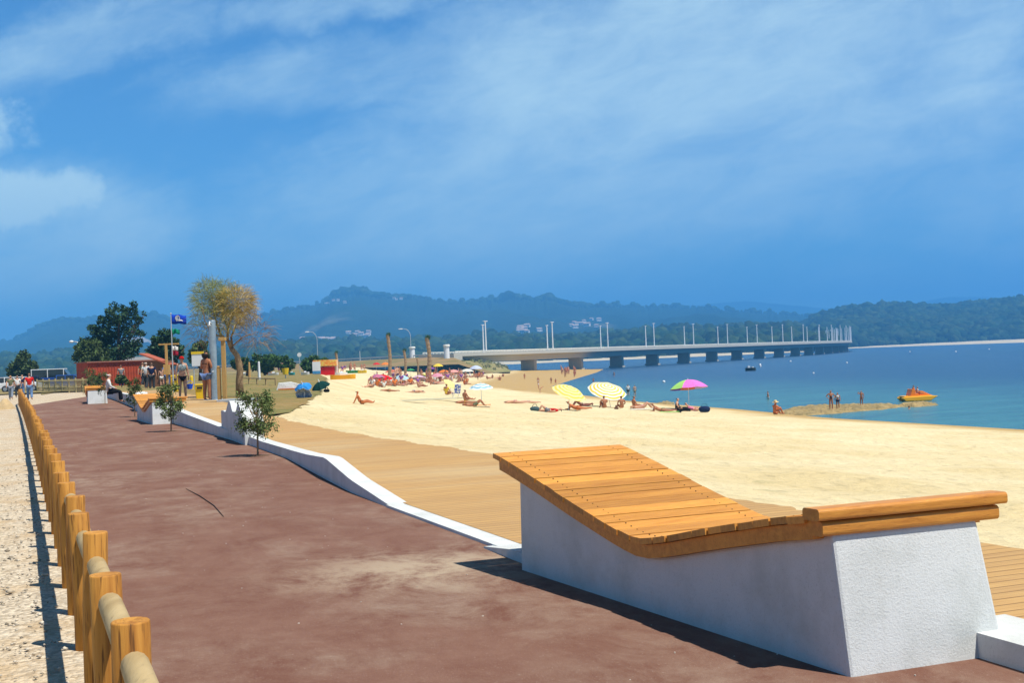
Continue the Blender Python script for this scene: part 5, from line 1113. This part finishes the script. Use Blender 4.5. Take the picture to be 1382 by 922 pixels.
# flags
Yf = 60; b = PD(234.6, 536, Yf); b.z = .55; e = thing('flag_pole', 'thin pale flag pole left of the woman in patterned bikini', 'pole', b); top = PD(232.5, 424, Yf)-b
mb = MB(); mb.tube([(0,0,0), (top.x*0,top.y,top.z)], [.035,.022], 8); mb.build('pole', GALV, e); mb = MB(); mb.ball((0,0,top.z+.03), .04, 8, 6); mb.build('finial', GALV, e)
def flag(px, py, wpx, hpx, cols, label, emblem=False):
    c = PD(px, py, Yf); sc_ = Yf/F; W_, H_ = wpx*sc_, hpx*sc_; e = thing('flag', label, 'flag', (b.x, Yf, c.z)); n = 14; mb = MB()
    def z_(u): return -.10*W_*u-.02*math.sin(u*9)
    def y_(u): return .05*math.sin(u*8)
    for i in range(n+1):
        u_ = i/n
        for v in (-.5, -.16, .18, .5): mb.v.append((.03+u_*W_, y_(u_), v*H_*(1-.1*u_)+z_(u_)))
    for i in range(n):
        for j in range(3): a = i*4+j; mb.f.append((a, a+4, a+5, a+1)); mb.mi.append(0)
    f_ = mb.build('cloth', cols, e, smooth=True); so_ = f_.modifiers.new('t', 'SOLIDIFY'); so_.thickness = .006
    if emblem:
        mb = MB(); pts = [(.03+W_*(.42+.19*math.cos(a)), y_(.42+.19*math.cos(a))-.015, z_(.42)+H_*(.10+.30*math.sin(a))) for a in lin(0, 6.28*23/24, 24)]; k = len(pts); mb.add(pts, [tuple(range(k))[::-1]]); 
        w2 = [(.30,-.12),(.42,.0),(.55,-.08),(.68,.02),(.78,-.06),(.78,-.14),(.66,-.12),(.55,-.22),(.42,-.14),(.32,-.22)]; pts = [(.03+W_*x, y_(x)-.018, z_(x)+H_*z) for x, z in w2]; mb.add(pts, [tuple(range(len(pts)))]); mb.build('emblem', WHITE, e)
flag(232.7, 430.5, 19.5, 13, cloth('flagblue', (.01,.06,.50)), 'blue flag with white round emblem flying from the flag pole', True)
flag(234, 447, 10, 7, cloth('flaggreen', (.01,.25,.15)), 'small dark green flag under the blue one'); flag(234.5, 470, 7, 6, cloth('flagwhite', (.78,.75,.72)), 'small white upper pennant low on the flag pole'); flag(234.5, 476.5, 7, 6, cloth('flagmaroon', (.35,.02,.04)), 'small maroon pennant lowest on the flag pole')
# lifeguard post
q = PD(226, 520, 66); e = thing('lookout_mast', 'wooden lookout mast with crossbar behind the strolling group', 'mast', (q.x, q.y, .5)); sc_ = q.y/F; t = EYE+(500.8-464)*sc_
mb = MB(); mb.box((0,0,t/2-.25), (.12,.12,t-.5)); mb.build('mast', TW, e); mb = MB(); mb.box((.15,0,t-.5), (1.1,.08,.08)); mb.build('crossbar', TW, e); mb = MB(); mb.box((.0,0,t*.40), (.30,.3,.55)); mb.build('seat_box', TW, e)
q = PD(215.5, 520, 90); e = thing('sloped_roof_hut', 'small hut with sloping red brown roof behind the child in red', 'hut', (q.x, q.y, .45)); mb = MB(); mb.box((0,0,1.0), (1.8,1.6,2.0)); mb.build('wall', mat('hut_board', (.22,.10,.05), .8), e); mb = MB(); mb.box((0,0,2.12), (2.4,2.1,.10), 0, (.38,'Y')); mb.build('roof', mat('hut_roof', (.40,.10,.05), .8), e)
# red cabin
q0, q1 = PD(119, 510, 104), PD(208, 507, 108); c = (q0+q1)/2; L_ = (q1-q0).length; e = thing('red_cabin', 'long low rust red cabin under the tall dark tree', 'cabin', (c.x, c.y, .3), math.atan2(q1.y-q0.y, q1.x-q0.x)); RC = mat('rust_red_paint', (.42,.060,.018), .8, (.30,.045,.015), 2)
hc = EYE+(503.5-488)*105/F-.3; mb = MB(); mb.box((0,1.2,hc/2), (L_,2.4,hc)); mb.build('wall', RC, e); 
mb = MB()
for i in range(24): mb.box((-L_/2+(i+.5)*L_/24, -.02, hc/2), (.03,.05,hc*.98))
mb.build('wall_battens', RC, e); mb = MB(); mb.box((0,1.2,hc+.06), (L_+.3,2.8,.10)); mb.build('roof', mat('cabin_roof', (.30,.12,.08), .7), e)
for bx, by, br, bl in ((128,513,6,'small shrub in front of the left end of the red cabin'), (164,512,5,'shrub in front of the middle of the red cabin')):
    ptree('shrub', bl, 'bush', [(bx,by,br),(bx-5,by+2,br*.7),(bx+5,by+2,br*.7)], 92, ((bx,519),(bx,by)), 1100, .14, LO, int(bx), .35, tr=.05)
q = PD(198, 500, 125); e = thing('grey_shed', 'grey roofed shed behind the right end of the red cabin', 'shed', (q.x, q.y, .4)); mb = MB(); mb.box((0,0,1.2), (4.2,3,2.4)); mb.build('wall', plain('shed_wall', (.30,.22,.18), .8), e); mb = MB(); mb.prism([Vector((-2.5,-1.8,2.4)), Vector((-2.5,1.8,2.4)), Vector((-2.5,1.2,2.85)), Vector((-2.5,.2,2.85))], (5,0,0)); mb.build('roof', plain('shed_roof', (.24,.24,.24), .7), e)
# picket fence at the far left
a0, a1 = PD(50, 527, 112), PD(118, 522, 101); e = thing('picket_fence', 'pale wooden picket fence in front of the parked cars', 'fence', (a0.x, a0.y, 0)); v = a1-a0; PK = mat('picket_wood', (.50,.42,.20), .85, (.38,.32,.16), 3); N = 46; e0_ = Vector(e.location)
def gz(p): s_, w_ = sw(p.x, p.y); return .18
pk = MB()
for i in range(N+1):
    p = a0+v*(i/N); 
    if i % 6 == 0: mb = MB(); mb.box((p.x-e0_.x, p.y-e0_.y+.05, .18+.62), (.10,.10,1.24)); mb.build('post', PK, e)
    mb = MB(); mb.box((p.x-e0_.x, p.y-e0_.y, .18+.62), (.055,.03,1.05)); mb.build('picket', PK, e)
for zz in (.55, 1.1): mb = MB(); mb.tube([(0,.03,zz+.1), (v.x,v.y+.03,zz+.1)], .035, 5); mb.build('rail', PK, e)
a0 = PD(240, 503, 120); 
# ground patch of dry grass in front of the picket fence and sand heaps
mb = MB(); pts = [P(56, 533, .2), P(75, 530, .2), P(97, 527, .2), P(116, 524.5, .2), P(116, 519.5, .2), P(50, 523, .2)]; mb.add([(p.x, p.y, .215) for p in pts], [tuple(range(6))]); tag(mb.build('dry_grass_patch', LAWN), kind='structure')
def heap(px, py, wpx, hpx, label, m=GRAVEL):
    p = P(px, py, zroad(60)); sc_ = p.y/F; R_ = wpx/2*sc_; hh = hpx*sc_; mb = MB(); n = 9; N = 20; r_ = random.Random(int(px)); sd = r_.random()*9
    for i in range(n+1):
        t = i/n
        for k in range(N): a = 6.283*k/N; mb.v.append((R_*t*math.cos(a), R_*t*math.sin(a), hh*max(0, (1-t**1.5))*(1+.15*fbm(math.cos(a)*t*2, math.sin(a)*t*2, sd))-.03))
    for i in range(n):
        for k in range(N): mb.f.append((i*N+k, (i+1)*N+k, (i+1)*N+(k+1)%N, i*N+(k+1)%N)); mb.mi.append(0)
    o = mb.build('sand_heap', mat('heap_sand', (.58,.42,.22), 1, (.45,.33,.18), 3, .03), smooth=True, loc=p); tag(o, label, 'heap')
heap(7, 553, 28, 16, 'large sand heap at the left edge beside the end of the log fence'); heap(56, 530, 15, 8, 'small sand heap in front of the picket fence, right of the red shirted walker'); heap(66, 527, 8, 4, 'tiny sand heap at the foot of the picket fence')
# vehicles
GLASS = plain('car_glass', (.015,.02,.025), .1, spec=.8); TYRE = plain('tyre_rubber', (.015,.015,.015), .9); RIM = plain('rim_alloy', (.45,.46,.48), .35, .8)
def car(px, py, Y, rz, m, label, van=False, roofm=None, s_=1.0):
    q = PD(px, py, Y); e = thing('parked_van' if van else 'parked_car', label, 'van' if van else 'car', (q.x, q.y, .25), rz, None if van else 'cars parked behind the picket fence'); L_, W_, Hh = (4.9,1.9,2.15) if van else (4.1,1.66,1.42)
    low = [(-L_/2,.35),(-L_/2,.85),(-L_*.34,.92),(L_*.28,.92),(L_/2-.05,.75),(L_/2,.35)] if not van else [(-L_/2,.35),(-L_/2,1.25),(L_*.32,1.25),(L_/2-.05,.95),(L_/2,.35)]
    mb = MB(); mb.prism([Vector((x, -W_/2, z)) for x, z in low], (0,W_,0)); mb.build('body', m, e, bevel=.06)
    cab = [(-L_*.42,.92),(-L_*.33,Hh-.04),(L_*.10,Hh-.04),(L_*.27,.92)] if not van else [(-L_/2+.02,1.25),(-L_/2+.10,Hh-.06),(L_*.22,Hh-.06),(L_*.34,1.25)]
    mb = MB(); mb.prism([Vector((x, -W_/2+.08, z)) for x, z in cab], (0,W_-.16,0)); mb.build('windows', GLASS, e, bevel=.03)
    mb = MB(); xa, xb = cab[1][0]-.03, cab[2][0]+.03; mb.box(((xa+xb)/2, 0, Hh), (xb-xa, W_-.18, .09)); 
    for x in (xa+.06, (xa+xb)/2, xb-.05): 
        for sy in (-1,1): mb.box((x, sy*(W_/2-.10), (cab[0][1]+Hh)/2), (.09,.06,Hh-cab[0][1]))
    mb.build('roof', roofm or m, e, bevel=.02)
    for sx in (-.31,.31):
        for sy in (-1,1):
            w_ = thing('wheel', None, None, (sx*L_, sy*(W_/2-.08), .33)); w_.parent = e; mb = MB(); mb.tube([(0,-.09,0),(0,.09,0)], .32, 18); mb.build('tyre', TYRE, w_); mb = MB(); mb.tube([(0,-.10,0),(0,.10,0)], .19, 12); mb.build('rim', RIM, w_)
    for sy in (-1,1): mb = MB(); mb.box((L_/2-.02, sy*W_*.36, .66), (.10,.30,.14)); mb.build('headlight', plain('lamp_glass', (.7,.7,.7), .2), e)
    return e
car(75, 518, 135, .15, plain('paint_blue_van', (.02,.06,.25), .3), 'dark blue van with white roof behind the picket fence', True, WHITE); car(101, 519, 130, .1, plain('paint_lightblue', (.28,.42,.55), .3), 'pale blue grey car right of the white roofed van'); car(98, 520.5, 121, .05, plain('paint_blue', (.03,.12,.45), .3), 'small bright blue car seen through the picket fence')
car(46, 521, 128, .3, plain('paint_navy', (.02,.03,.09), .3), 'dark navy car left of the white roofed van'); car(28, 521, 118, .2, plain('paint_white', (.72,.74,.76), .3), 'white car partly hidden behind the walkers'); car(3, 523, 118, .2, plain('paint_silver', (.50,.48,.50), .3), 'silver car at the very left edge')
car(27, 514, 145, 0, plain('paint_red', (.40,.01,.015), .3), 'dark red car behind the white one'); car(50, 513, 150, 0, plain('paint_maroon', (.25,.015,.03), .3), 'maroon car behind the dark navy car'); car(3, 512, 145, 0, plain('paint_crimson', (.55,.02,.05), .3), 'crimson car at the left edge behind the silver one'); car(65, 515, 155, .1, plain('paint_grey', (.12,.15,.2), .3), 'grey car behind the van')
# kiosk, road sign, stakes
q = PD(440, 508, 150); e = thing('beach_kiosk', 'orange and white striped beach kiosk right of the round bush', 'kiosk', (q.x, q.y, .4)); sc_ = q.y/F; KO = mat('kiosk_orange', (.80,.25,.03), .6, (.75,.55,.1), 4, mask=(.5,.55)); Wk = 31*sc_
z1 = EYE+(492.7-486)*sc_-.4
for x in (-Wk/2, -Wk*.18, Wk*.18, Wk/2): mb = MB(); mb.box((x,0,z1/2), (.12,.12,z1)); mb.build('post', HW, e)
mb = MB(); mb.box((0,0,z1-.35), (Wk,1.8,.75)); mb.build('fascia', KO, e, bevel=.02); mb = MB(); mb.box((0,.9,z1/2), (Wk,.08,z1)); mb.build('back_wall', mat('kiosk_backwall', (.72,.60,.55), .7, (.5,.08,.06), 2.5, mask=(.52,.56)), e); mb = MB(); mb.box((Wk*.1,-.5,.5), (Wk*.6,.5,1.0)); mb.build('counter', C['red'], e)
q = PD(427.5, 508, 146); e = thing('info_panel', 'white and blue information panel at the left side of the kiosk', 'sign', (q.x, q.y, .4)); mb = MB(); mb.box((0,0,1.15), (.95,.08,1.1)); mb.build('panel', WHITE, e); mb = MB(); mb.box((0,-.0,.42), (.95,.09,.36)); mb.build('blue_foot', cloth('panelblue', (.1,.35,.65)), e)
q = PD(405, 504, 200); e = thing('road_sign', 'round white road sign on a pole above the bushes', 'sign', (q.x, q.y, .4)); sc_ = q.y/F; t = EYE+(494.3-479)*sc_-.4; mb = MB(); mb.tube([(0,0,0),(0,0,t)], .05, 8); mb.build('pole', GALV, e); mb = MB(); mb.tube([(0,-.10,t),(0,-.06,t)], 2.6*sc_*1.1, 20); mb.build('disc', WHITE, e)
for px, yt, yb, w_, Y, m_, lab in [(350,488,513,3.4,74,WHITE,'white wedge shaped marker post on the lawn'), (337,489,513,3,74,TW,'wooden stake on the lawn between bare tree and white marker'), (486,474,487,1.2,390,GALV,'thin distant sign pole on the embankment')]:
    q = P(px, yb, .56) if Y < 300 else PD(px, yb, Y); Yq = q.y; t = (yb-yt)/F*Yq; e = thing('marker_post', lab, 'post', q); wv = w_/F*Yq/2; mb = MB(); mb.tube([(0,0,0),(0,0,t*.96),(0,0,t)], [wv*1.3,wv*.8,wv*.5], 4 if m_ is WHITE else 10); mb.build('shaft', m_, e)
q = P(385.5, 511, .56); e = thing('litter_bin', 'small yellow litter bin on the far lawn edge in front of the hedge', 'bin', q); t = 14/F*q.y; mb = MB(); mb.tube([(0,0,0),(0,0,t*.45)], .05, 6); mb.build('stand', GALV, e); mb = MB(); mb.tube([(0,0,t*.4),(0,0,t)], [t*.26,t*.36], 10); mb.build('bin_body', YP, e)
# low rail on the lawn
e = thing('lawn_rail', 'low pale rail fence crossing the lawn left of the white marker', 'fence', P(330, 511, .56)); r0 = Vector(e.location); mb = MB(); A_ = P(326, 510, 1.0)-r0; B2 = P(372, 512, .95)-r0; A_.z = B2.z = .42
mb.tube([A_, B2], .05, 6); mb.build('rail', LOGW, e)
for t in (0,.25,.5,.75,1): p = A_.lerp(B2, t); mb = MB(); mb.tube([(p.x,p.y,0),(p.x,p.y,.46)], .06, 6); mb.build('post', LOGW, e)
# colourful bits along the far edge of the lawn: pulled up pedal boats and parasol bases
def kayak(px, py, Y, wpx, m, label, nm='beached_kayak', cat='kayak'):
    q = P(px, py, .56) if Y is None else PD(px, py, Y); sc_ = q.y/F; L_ = wpx*sc_; e = thing(nm, label, cat, q, .1); mb = MB(); prof = []
    for i in range(9): t = i/8; w_ = .42*math.sin(math.pi*min(.97, max(.03, t)))**.6; x = (t-.5)*L_; mb.v += [(x, -w_, .34+.1*abs(t-.5)), (x, -w_*.6, .05), (x, w_*.6, .05), (x, w_, .34+.1*abs(t-.5))]
    for i in range(8):
        for k in range(4): a = i*4+k; b_ = i*4+(k+1)%4; mb.f.append((a, b_, b_+4, a+4)); mb.mi.append(0)
    mb.f += [(0,1,2,3)[::-1], (32,33,34,35)]; mb.mi += [0,0]; mb.build('hull', m, e); mb = MB(); mb.box((0,0,.40), (L_*.25,.45,.14)); mb.build('cockpit', WHITE, e, bevel=.02)
YO = mat('boat_yellow', (.88,.42,.015), .4)
kayak(463, 513, None, 34, YO, 'long yellow boat lying on the sand edge below the kiosk'); kayak(461, 508.5, None, 16, WHITE, 'short white boat just behind the long yellow boat'); kayak(362, 506, None, 12, C['orange'], 'small orange boat in front of the hedge bush'); kayak(369, 507, None, 14, WHITE, 'small white boat in front of the hedge bush')
kayak(412, 506.5, None, 11, WHITE, 'small white boat left of the information panel'); kayak(476, 504.5, None, 18, C['green'], 'green boat on the grass right of the kiosk'); kayak(489, 504.5, None, 12, C['yellow'], 'small yellow boat at the right of the green one'); kayak(329, 507, None, 15, WHITE, 'white boat beside the bare tree trunk'); kayak(394, 507, None, 8, C['teal'], 'tiny teal boat right of the small yellow bin')
# ------------------------------------------------------------------ on the water
q = P(1238, 541, WATER); e = thing('pedal_boat', 'orange and yellow pedal boat with two riders floating beyond the rock spit', 'pedal boat', q, .05); sc_ = q.y/F; L_ = 48*sc_; BO = mat('boat_orange', (.85,.22,.01), .4)
for sy in (-.6,.6):
    mb = MB()
    pr = [(-L_/2,.0,.30),(-L_*.42,0,.02),(L_*.30,0,.02),(L_/2,0,.42),(L_*.40,0,.46),(-L_*.46,0,.40)]
    mb.prism([Vector((x, sy-.28, z)) for x, _, z in pr], (0,.56,0)); mb.build('float', YO, e, bevel=.05)
mb = MB(); mb.box((-.05*L_,0,.44), (L_*.80,1.5,.12)); mb.build('deck', YO, e, bevel=.03)
mb = MB(); mb.prism([Vector((x, -.6, z)) for x, z in ((-L_*.26,.5),(-L_*.20,1.15),(-L_*.12,1.12),(-L_*.10,.72),(-L_*.02,.72),(0,.5))], (0,1.2,0)); mb.build('seat', BO, e, bevel=.04)
mb = MB(); mb.prism([Vector((x, -.35, z)) for x, z in ((L_*.02,.5),(L_*.06,.95),(L_*.14,.9),(L_*.34,.55),(L_*.40,.5))], (0,.7,0)); mb.build('nose_slide', BO, e, bevel=.04)
for dx, m1, lab in ((-.115, 'orange', 'rider in orange sitting left on the pedal boat'), (-.01, 'red', 'rider in white and red leaning back on the pedal boat')):
    person('chair' if dx < -.1 else 'sit', (q.x+L_*dx, q.y-.25, WATER+(.42 if dx < -.1 else .62)), -1.45, lab, scale=.85, skin=SKIN_T, hair='black', wear=(('shirt', C['orange'] if dx < -.1 else C['white']), ('shorts', C[m1])))
def boat(px, py, wpx, label, m):
    q = P(px, py, WATER); L_ = wpx/F*q.y; e = thing('rowing_boat', label, 'boat', q, .1); mb = MB()
    for i in range(9): t = i/8; w_ = .8*math.sin(math.pi*min(.95, max(.05, t*.9+.08)))**.7; x = (t-.5)*L_; mb.v += [(x,-w_,.75),(x,-w_*.7,.0),(x,w_*.7,.0),(x,w_,.75)]
    for i in range(8):
        for k in range(4): a = i*4+k; b_ = i*4+(k+1)%4; mb.f.append((a,b_,b_+4,a+4)); mb.mi.append(0)
    mb.f += [(3,2,1,0),(32,33,34,35)]; mb.mi += [0,0]; mb.build('hull', m, e); mb = MB(); mb.box((-L_*.2,0,.95), (L_*.22,1.0,.5)); mb.box((L_*.2,0,.85), (L_*.15,1.1,.3)); mb.build('cabin', WHITE, e)
boat(1013, 500.5, 14, 'small dark hulled boat anchored right of the middle bridge piers', plain('hull_dark', (.03,.05,.05), .5))
def buoy(px, py, r, label, m=WHITE, hgt=1):
    q = P(px, py, WATER); mb = MB(); rr = r/F*q.y; mb.ball((0,0,rr*.5), (rr,rr,rr*hgt), 10, 8); o = mb.build('mooring_buoy', m, smooth=True, loc=q); tag(o, label, 'buoy', 'white buoys on the water')
buoy(896, 516.5, 2.0, 'white buoy on the water left above the rainbow parasol'); buoy(1026, 495, 1.6, 'white buoy right of the anchored boat', WHITE, 2.2); buoy(1067, 488.5, 1.2, 'small white buoy below the far piers'); buoy(1098, 504.5, 1.3, 'small white buoy on open water right of the anchored boat')
buoy(1143, 490.5, 1.2, 'small white buoy below the right end of the bridge'); buoy(1290, 475.5, 1.1, 'small white buoy on the far water near the headland'); buoy(1228, 475.5, .9, 'faint white buoy on the far water below the headland beach'); buoy(791, 499, 1.2, 'tiny white buoy between second and third pier'); buoy(1335, 472, .9, 'faint white buoy on the far water near the right edge')
# rock spit
RK = mat('wet_rock', (.38,.27,.11), .8, (.22,.17,.07), .9, .12)
def rocks(name, pix, h, label, seed):
    pts = [P(a, b, WATER) for a, b in pix]; c = sum(pts, Vector())/len(pts); xs = [p.x for p in pts]; ys = [p.y for p in pts]; mb = MB(); nx, ny = 70, 26
    def inside(x, y):
        k = False; j = len(pts)-1
        for i in range(len(pts)):
            a, b = pts[i], pts[j]
            if (a.y > y) != (b.y > y) and x < (b.x-a.x)*(y-a.y)/(b.y-a.y)+a.x: k = not k
            j = i
        return k
    def dist(x, y):
        m_ = 9e9
        for i in range(len(pts)):
            a, b = pts[i-1], pts[i]; ab = (b-a); t = max(0, min(1, ((x-a.x)*ab.x+(y-a.y)*ab.y)/(ab.x**2+ab.y**2))); m_ = min(m_, math.hypot(x-a.x-ab.x*t, y-a.y-ab.y*t))
        return m_
    x0, x1, y0, y1 = min(xs)-.5, max(xs)+.5, min(ys)-.5, max(ys)+.5
    for j in range(ny+1):
        for i in range(nx+1):
            x, y = x0+(x1-x0)*i/nx, y0+(y1-y0)*j/ny; d = dist(x, y)*(1 if inside(x, y) else -1); z = -.25+h*min(1.4, max(-1, d*.9+.4))+.28*h*fbm(x*.8, y*.8, seed)+.12*fbm(x*2.6, y*2.6, seed); mb.v.append((x-c.x, y-c.y, z))
    for j in range(ny):
        for i in range(nx): a = j*(nx+1)+i; mb.f.append((a, a+1, a+nx+2, a+nx+1)); mb.mi.append(0)
    o = mb.build(name, RK, smooth=False, loc=(c.x, c.y, WATER)); return tag(o, label, 'rock')
rocks('rock_spit', [(1038,558),(1062,551),(1090,547.5),(1130,547),(1185,546),(1215,546),(1225,549),(1200,553),(1160,556),(1120,560),(1080,562),(1040,561)], .30, 'flat brown rock spit reaching into the water beside the beach', 1)
rocks('low_rock', [(1196,549.5),(1225,545),(1262,544.5),(1272,547),(1235,550)], .36, 'nearly submerged rock tip below the pedal boat', 2); rocks('shore_rock', [(880,545),(900,542),(915,543),(912,547),(890,548)], .3, 'small patch of brown rocks at the water edge left of the rainbow parasol', 3)
q = P(1227, 552, WATER); person('stand', (q.x, q.y, WATER-1.25), 1.0, 'swimmer with only head and shoulders out of the water below the pedal boat', scale=.9, skin=SKIN_T, hair='black', wear=(('bottom', C['navy']),))
# road crack, laid on as a thin dark tube, and pebbles on the gravel
mb = MB(); pts = [P(251,661), P(270,671), P(289,684), P(302,699)]; mb.tube([(p.x, p.y, .012) for p in pts], [.003,.006,.006,.003], 6); tag(mb.build('road_crack', mat('crack_brown', (.045,.025,.02), .9)), 'thin dark curved crack in the brown road', 'cord')
r_ = random.Random(4); pts = []
for i in range(4200):
    s_ = 2+abs(r_.gauss(0,1))*9+r_.random()*3; w_ = fw(s_)-r_.uniform(.12, 3.2); x, y = xy(s_, w_); r = r_.uniform(.006,.020)*(1+(r_.random() < .04)); pts.append((x, y, zroad(s_)+.012, r, r*.6))
IV, IF = (lambda: (np.array([(0,0,1),(1,0,0),(0,1,0),(-1,0,0),(0,-1,0),(0,0,-1)], float), np.array([(0,1,2),(0,2,3),(0,3,4),(0,4,1),(5,2,1),(5,3,2),(5,4,3),(5,1,4)])))()
tag(crowns('gravel_stones', pts, mat('pebble_stone', (.50,.44,.35), .9, (.34,.28,.2), 9, island=.4)), kind='stuff', label='loose pale stones scattered over the gravel strip', cat='stones')
# a few scraps and blown sand grains on the road
mb = MB()
for i in range(150):
    s_ = 4+r_.random()**1.6*30; w_ = r_.uniform(fw(s_)+.15, KC(s_)-.1); x, y = xy(s_, w_); r = r_.uniform(.003,.006); a = r_.random()*3; mb.box((x, y, zroad(s_)+.004+r*.4), (r*2,r*1.2,r), a)
tag(mb.build('road_grit', mat('grit_pale', (.55,.50,.42), .9, island=.3)), kind='stuff', label='pale grit specks scattered on the brown road', cat='grit')
flush()
# ------------------------------------------------------------------ light, sky, air
SEL, SAZ = R(64), R(123)         # sun height; azimuth clockwise from +Y
S = Vector((math.sin(SAZ)*math.cos(SEL), math.cos(SAZ)*math.cos(SEL), math.sin(SEL)))
sl = bpy.data.lights.new('sun', 'SUN'); sl.energy = 5.0; sl.angle = R(.53); sl.color = (1,.95,.86)
so = bpy.data.objects.new('sun', sl); COL.objects.link(so); so.rotation_euler = S.to_track_quat('Z', 'Y').to_euler(); so.location = (0,0,600)
w = bpy.data.worlds.new('World'); sc.world = w; w.use_nodes = True; nt = w.node_tree; bg = nt.nodes['Background']
sky = nt.nodes.new('ShaderNodeTexSky'); sky.sky_type = 'NISHITA'; sky.sun_disc = False; sky.sun_elevation = SEL; sky.sun_rotation = SAZ
sky.air_density = 1.0; sky.dust_density = .6; sky.ozone_density = 2.0
tc = nt.nodes.new('ShaderNodeTexCoord'); vec = tc.outputs['Generated']
sep = nt.nodes.new('ShaderNodeSeparateXYZ'); nt.links.new(vec, sep.inputs[0]); X, Y, Z = sep.outputs
tint = mixc(nt, 1.0, sky.outputs[0], (.56,1.20,1.75), 'MULTIPLY')
tint = mixc(nt, rng(nt, Z, .28, .55, 0, 1, True), tint, mixc(nt, 1.0, tint, (.30,.30,.27), 'MULTIPLY'))
# projected cloud coordinates: azimuth-like u and height v
u = math_(nt, 'DIVIDE', X, math_(nt, 'MAXIMUM', Y, .1)); v = math_(nt, 'DIVIDE', Z, math_(nt, 'MAXIMUM', Y, .1))
cb = nt.nodes.new('ShaderNodeCombineXYZ'); nt.links.new(u, cb.inputs[0]); nt.links.new(v, cb.inputs[1]); uv = cb.outputs[0]
mpr = nt.nodes.new('ShaderNodeMapping'); mpr.inputs['Rotation'].default_value = (0,0,R(-14)); nt.links.new(uv, mpr.inputs['Vector']); uvr = mpr.outputs[0]
nA = noise(nt, uvr, 2.6, 9, .58, (1, 2.6, 1), .4); nB = noise(nt, uvr, 11, 9, .68, (1, 2.6, 1), .6); nC = noise(nt, uvr, 40, 5, .6, (1, 5, 1), .4)
fld = math_(nt, 'ADD', math_(nt, 'ADD', math_(nt, 'MULTIPLY', nA, .85), math_(nt, 'MULTIPLY', nB, .42)), math_(nt, 'MULTIPLY', nC, .06)); fld = math_(nt, 'SUBTRACT', fld, .165)
wn = nt.nodes.new('ShaderNodeTexNoise'); wn.inputs['Scale'].default_value = 7; wn.inputs['Detail'].default_value = 6; wn.inputs['Roughness'].default_value = .65; nt.links.new(uv, wn.inputs['Vector'])
w1_ = nt.nodes.new('ShaderNodeVectorMath'); w1_.operation = 'SUBTRACT'; nt.links.new(wn.outputs['Color'], w1_.inputs[0]); w1_.inputs[1].default_value = (.5,.5,.5)
w2_ = nt.nodes.new('ShaderNodeVectorMath'); w2_.operation = 'MULTIPLY'; nt.links.new(w1_.outputs[0], w2_.inputs[0]); w2_.inputs[1].default_value = (.20,.075,0)
w3_ = nt.nodes.new('ShaderNodeVectorMath'); w3_.operation = 'ADD'; nt.links.new(uv, w3_.inputs[0]); nt.links.new(w2_.outputs[0], w3_.inputs[1]); uvw = w3_.outputs[0]
def blob(cu, cv, ru, rv, w_, a=0.0):
    m = nt.nodes.new('ShaderNodeMapping'); m.vector_type = 'TEXTURE'; m.inputs['Location'].default_value = (cu, cv, 0); m.inputs['Rotation'].default_value = (0,0,a); m.inputs['Scale'].default_value = (ru, rv, 1)
    nt.links.new(uvw, m.inputs['Vector']); ln = nt.nodes.new('ShaderNodeVectorMath'); ln.operation = 'LENGTH'; nt.links.new(m.outputs[0], ln.inputs[0])
    return math_(nt, 'MULTIPLY', rng(nt, ln.outputs['Value'], 1.0, .3, 0, 1, True), w_)
M_ = None
for a_ in ((.10,.14,.62,.15,.42,R(10)), (.22,.26,.48,.16,.50,R(12)), (-.42,.115,.26,.09,.50), (-.41,.145,.11,.034,.80), (-.45,.205,.09,.045,.78), (-.33,.275,.18,.06,.32,R(22)), (-.12,.24,.24,.05,.26,R(8)), (-.05,.31,.34,.04,.30,R(4)), (.45,.15,.36,.14,.36), (0,.03,1.5,.08,.24)):
    b_ = blob(*a_); M_ = b_ if M_ is None else math_(nt, 'MAXIMUM', M_, b_)
cl = rng(nt, math_(nt, 'ADD', fld, M_), .50, 1.30, 0, 1, True)
cl = math_(nt, 'MULTIPLY', cl, 1.05)
col = mixc(nt, cl, tint, (8.6, 11.8, 12.8))
nt.links.new(col, bg.inputs['Color']); bg.inputs['Strength'].default_value = .060
# air
mb = MB(); mb.box((0, 4900, 205), (15000, 10200, 430)); hz = mb.build('haze', CONC)
hm = bpy.data.materials.new('sea_haze'); hm.use_nodes = True; nt = hm.node_tree; nt.nodes.remove(nt.nodes['Principled BSDF'])
pv = nt.nodes.new('ShaderNodeVolumePrincipled'); pv.inputs['Color'].default_value = (.13,.49,1.0,1); pv.inputs['Density'].default_value = .00030; pv.inputs['Anisotropy'].default_value = 0
nt.links.new(pv.outputs[0], nt.nodes['Material Output'].inputs['Volume'])
hz.data.materials.clear(); hz.data.materials.append(hm); tag(hz, kind='stuff')
sc.view_settings.view_transform = 'Standard'; sc.view_settings.look = 'None'; sc.view_settings.gamma = 1; sc.view_settings.exposure = 0.36
sc.cycles.max_bounces = 6; sc.cycles.volume_bounces = 1; sc.cycles.use_denoising = True; sc.cycles.caustics_reflective = False; sc.cycles.caustics_refractive = False
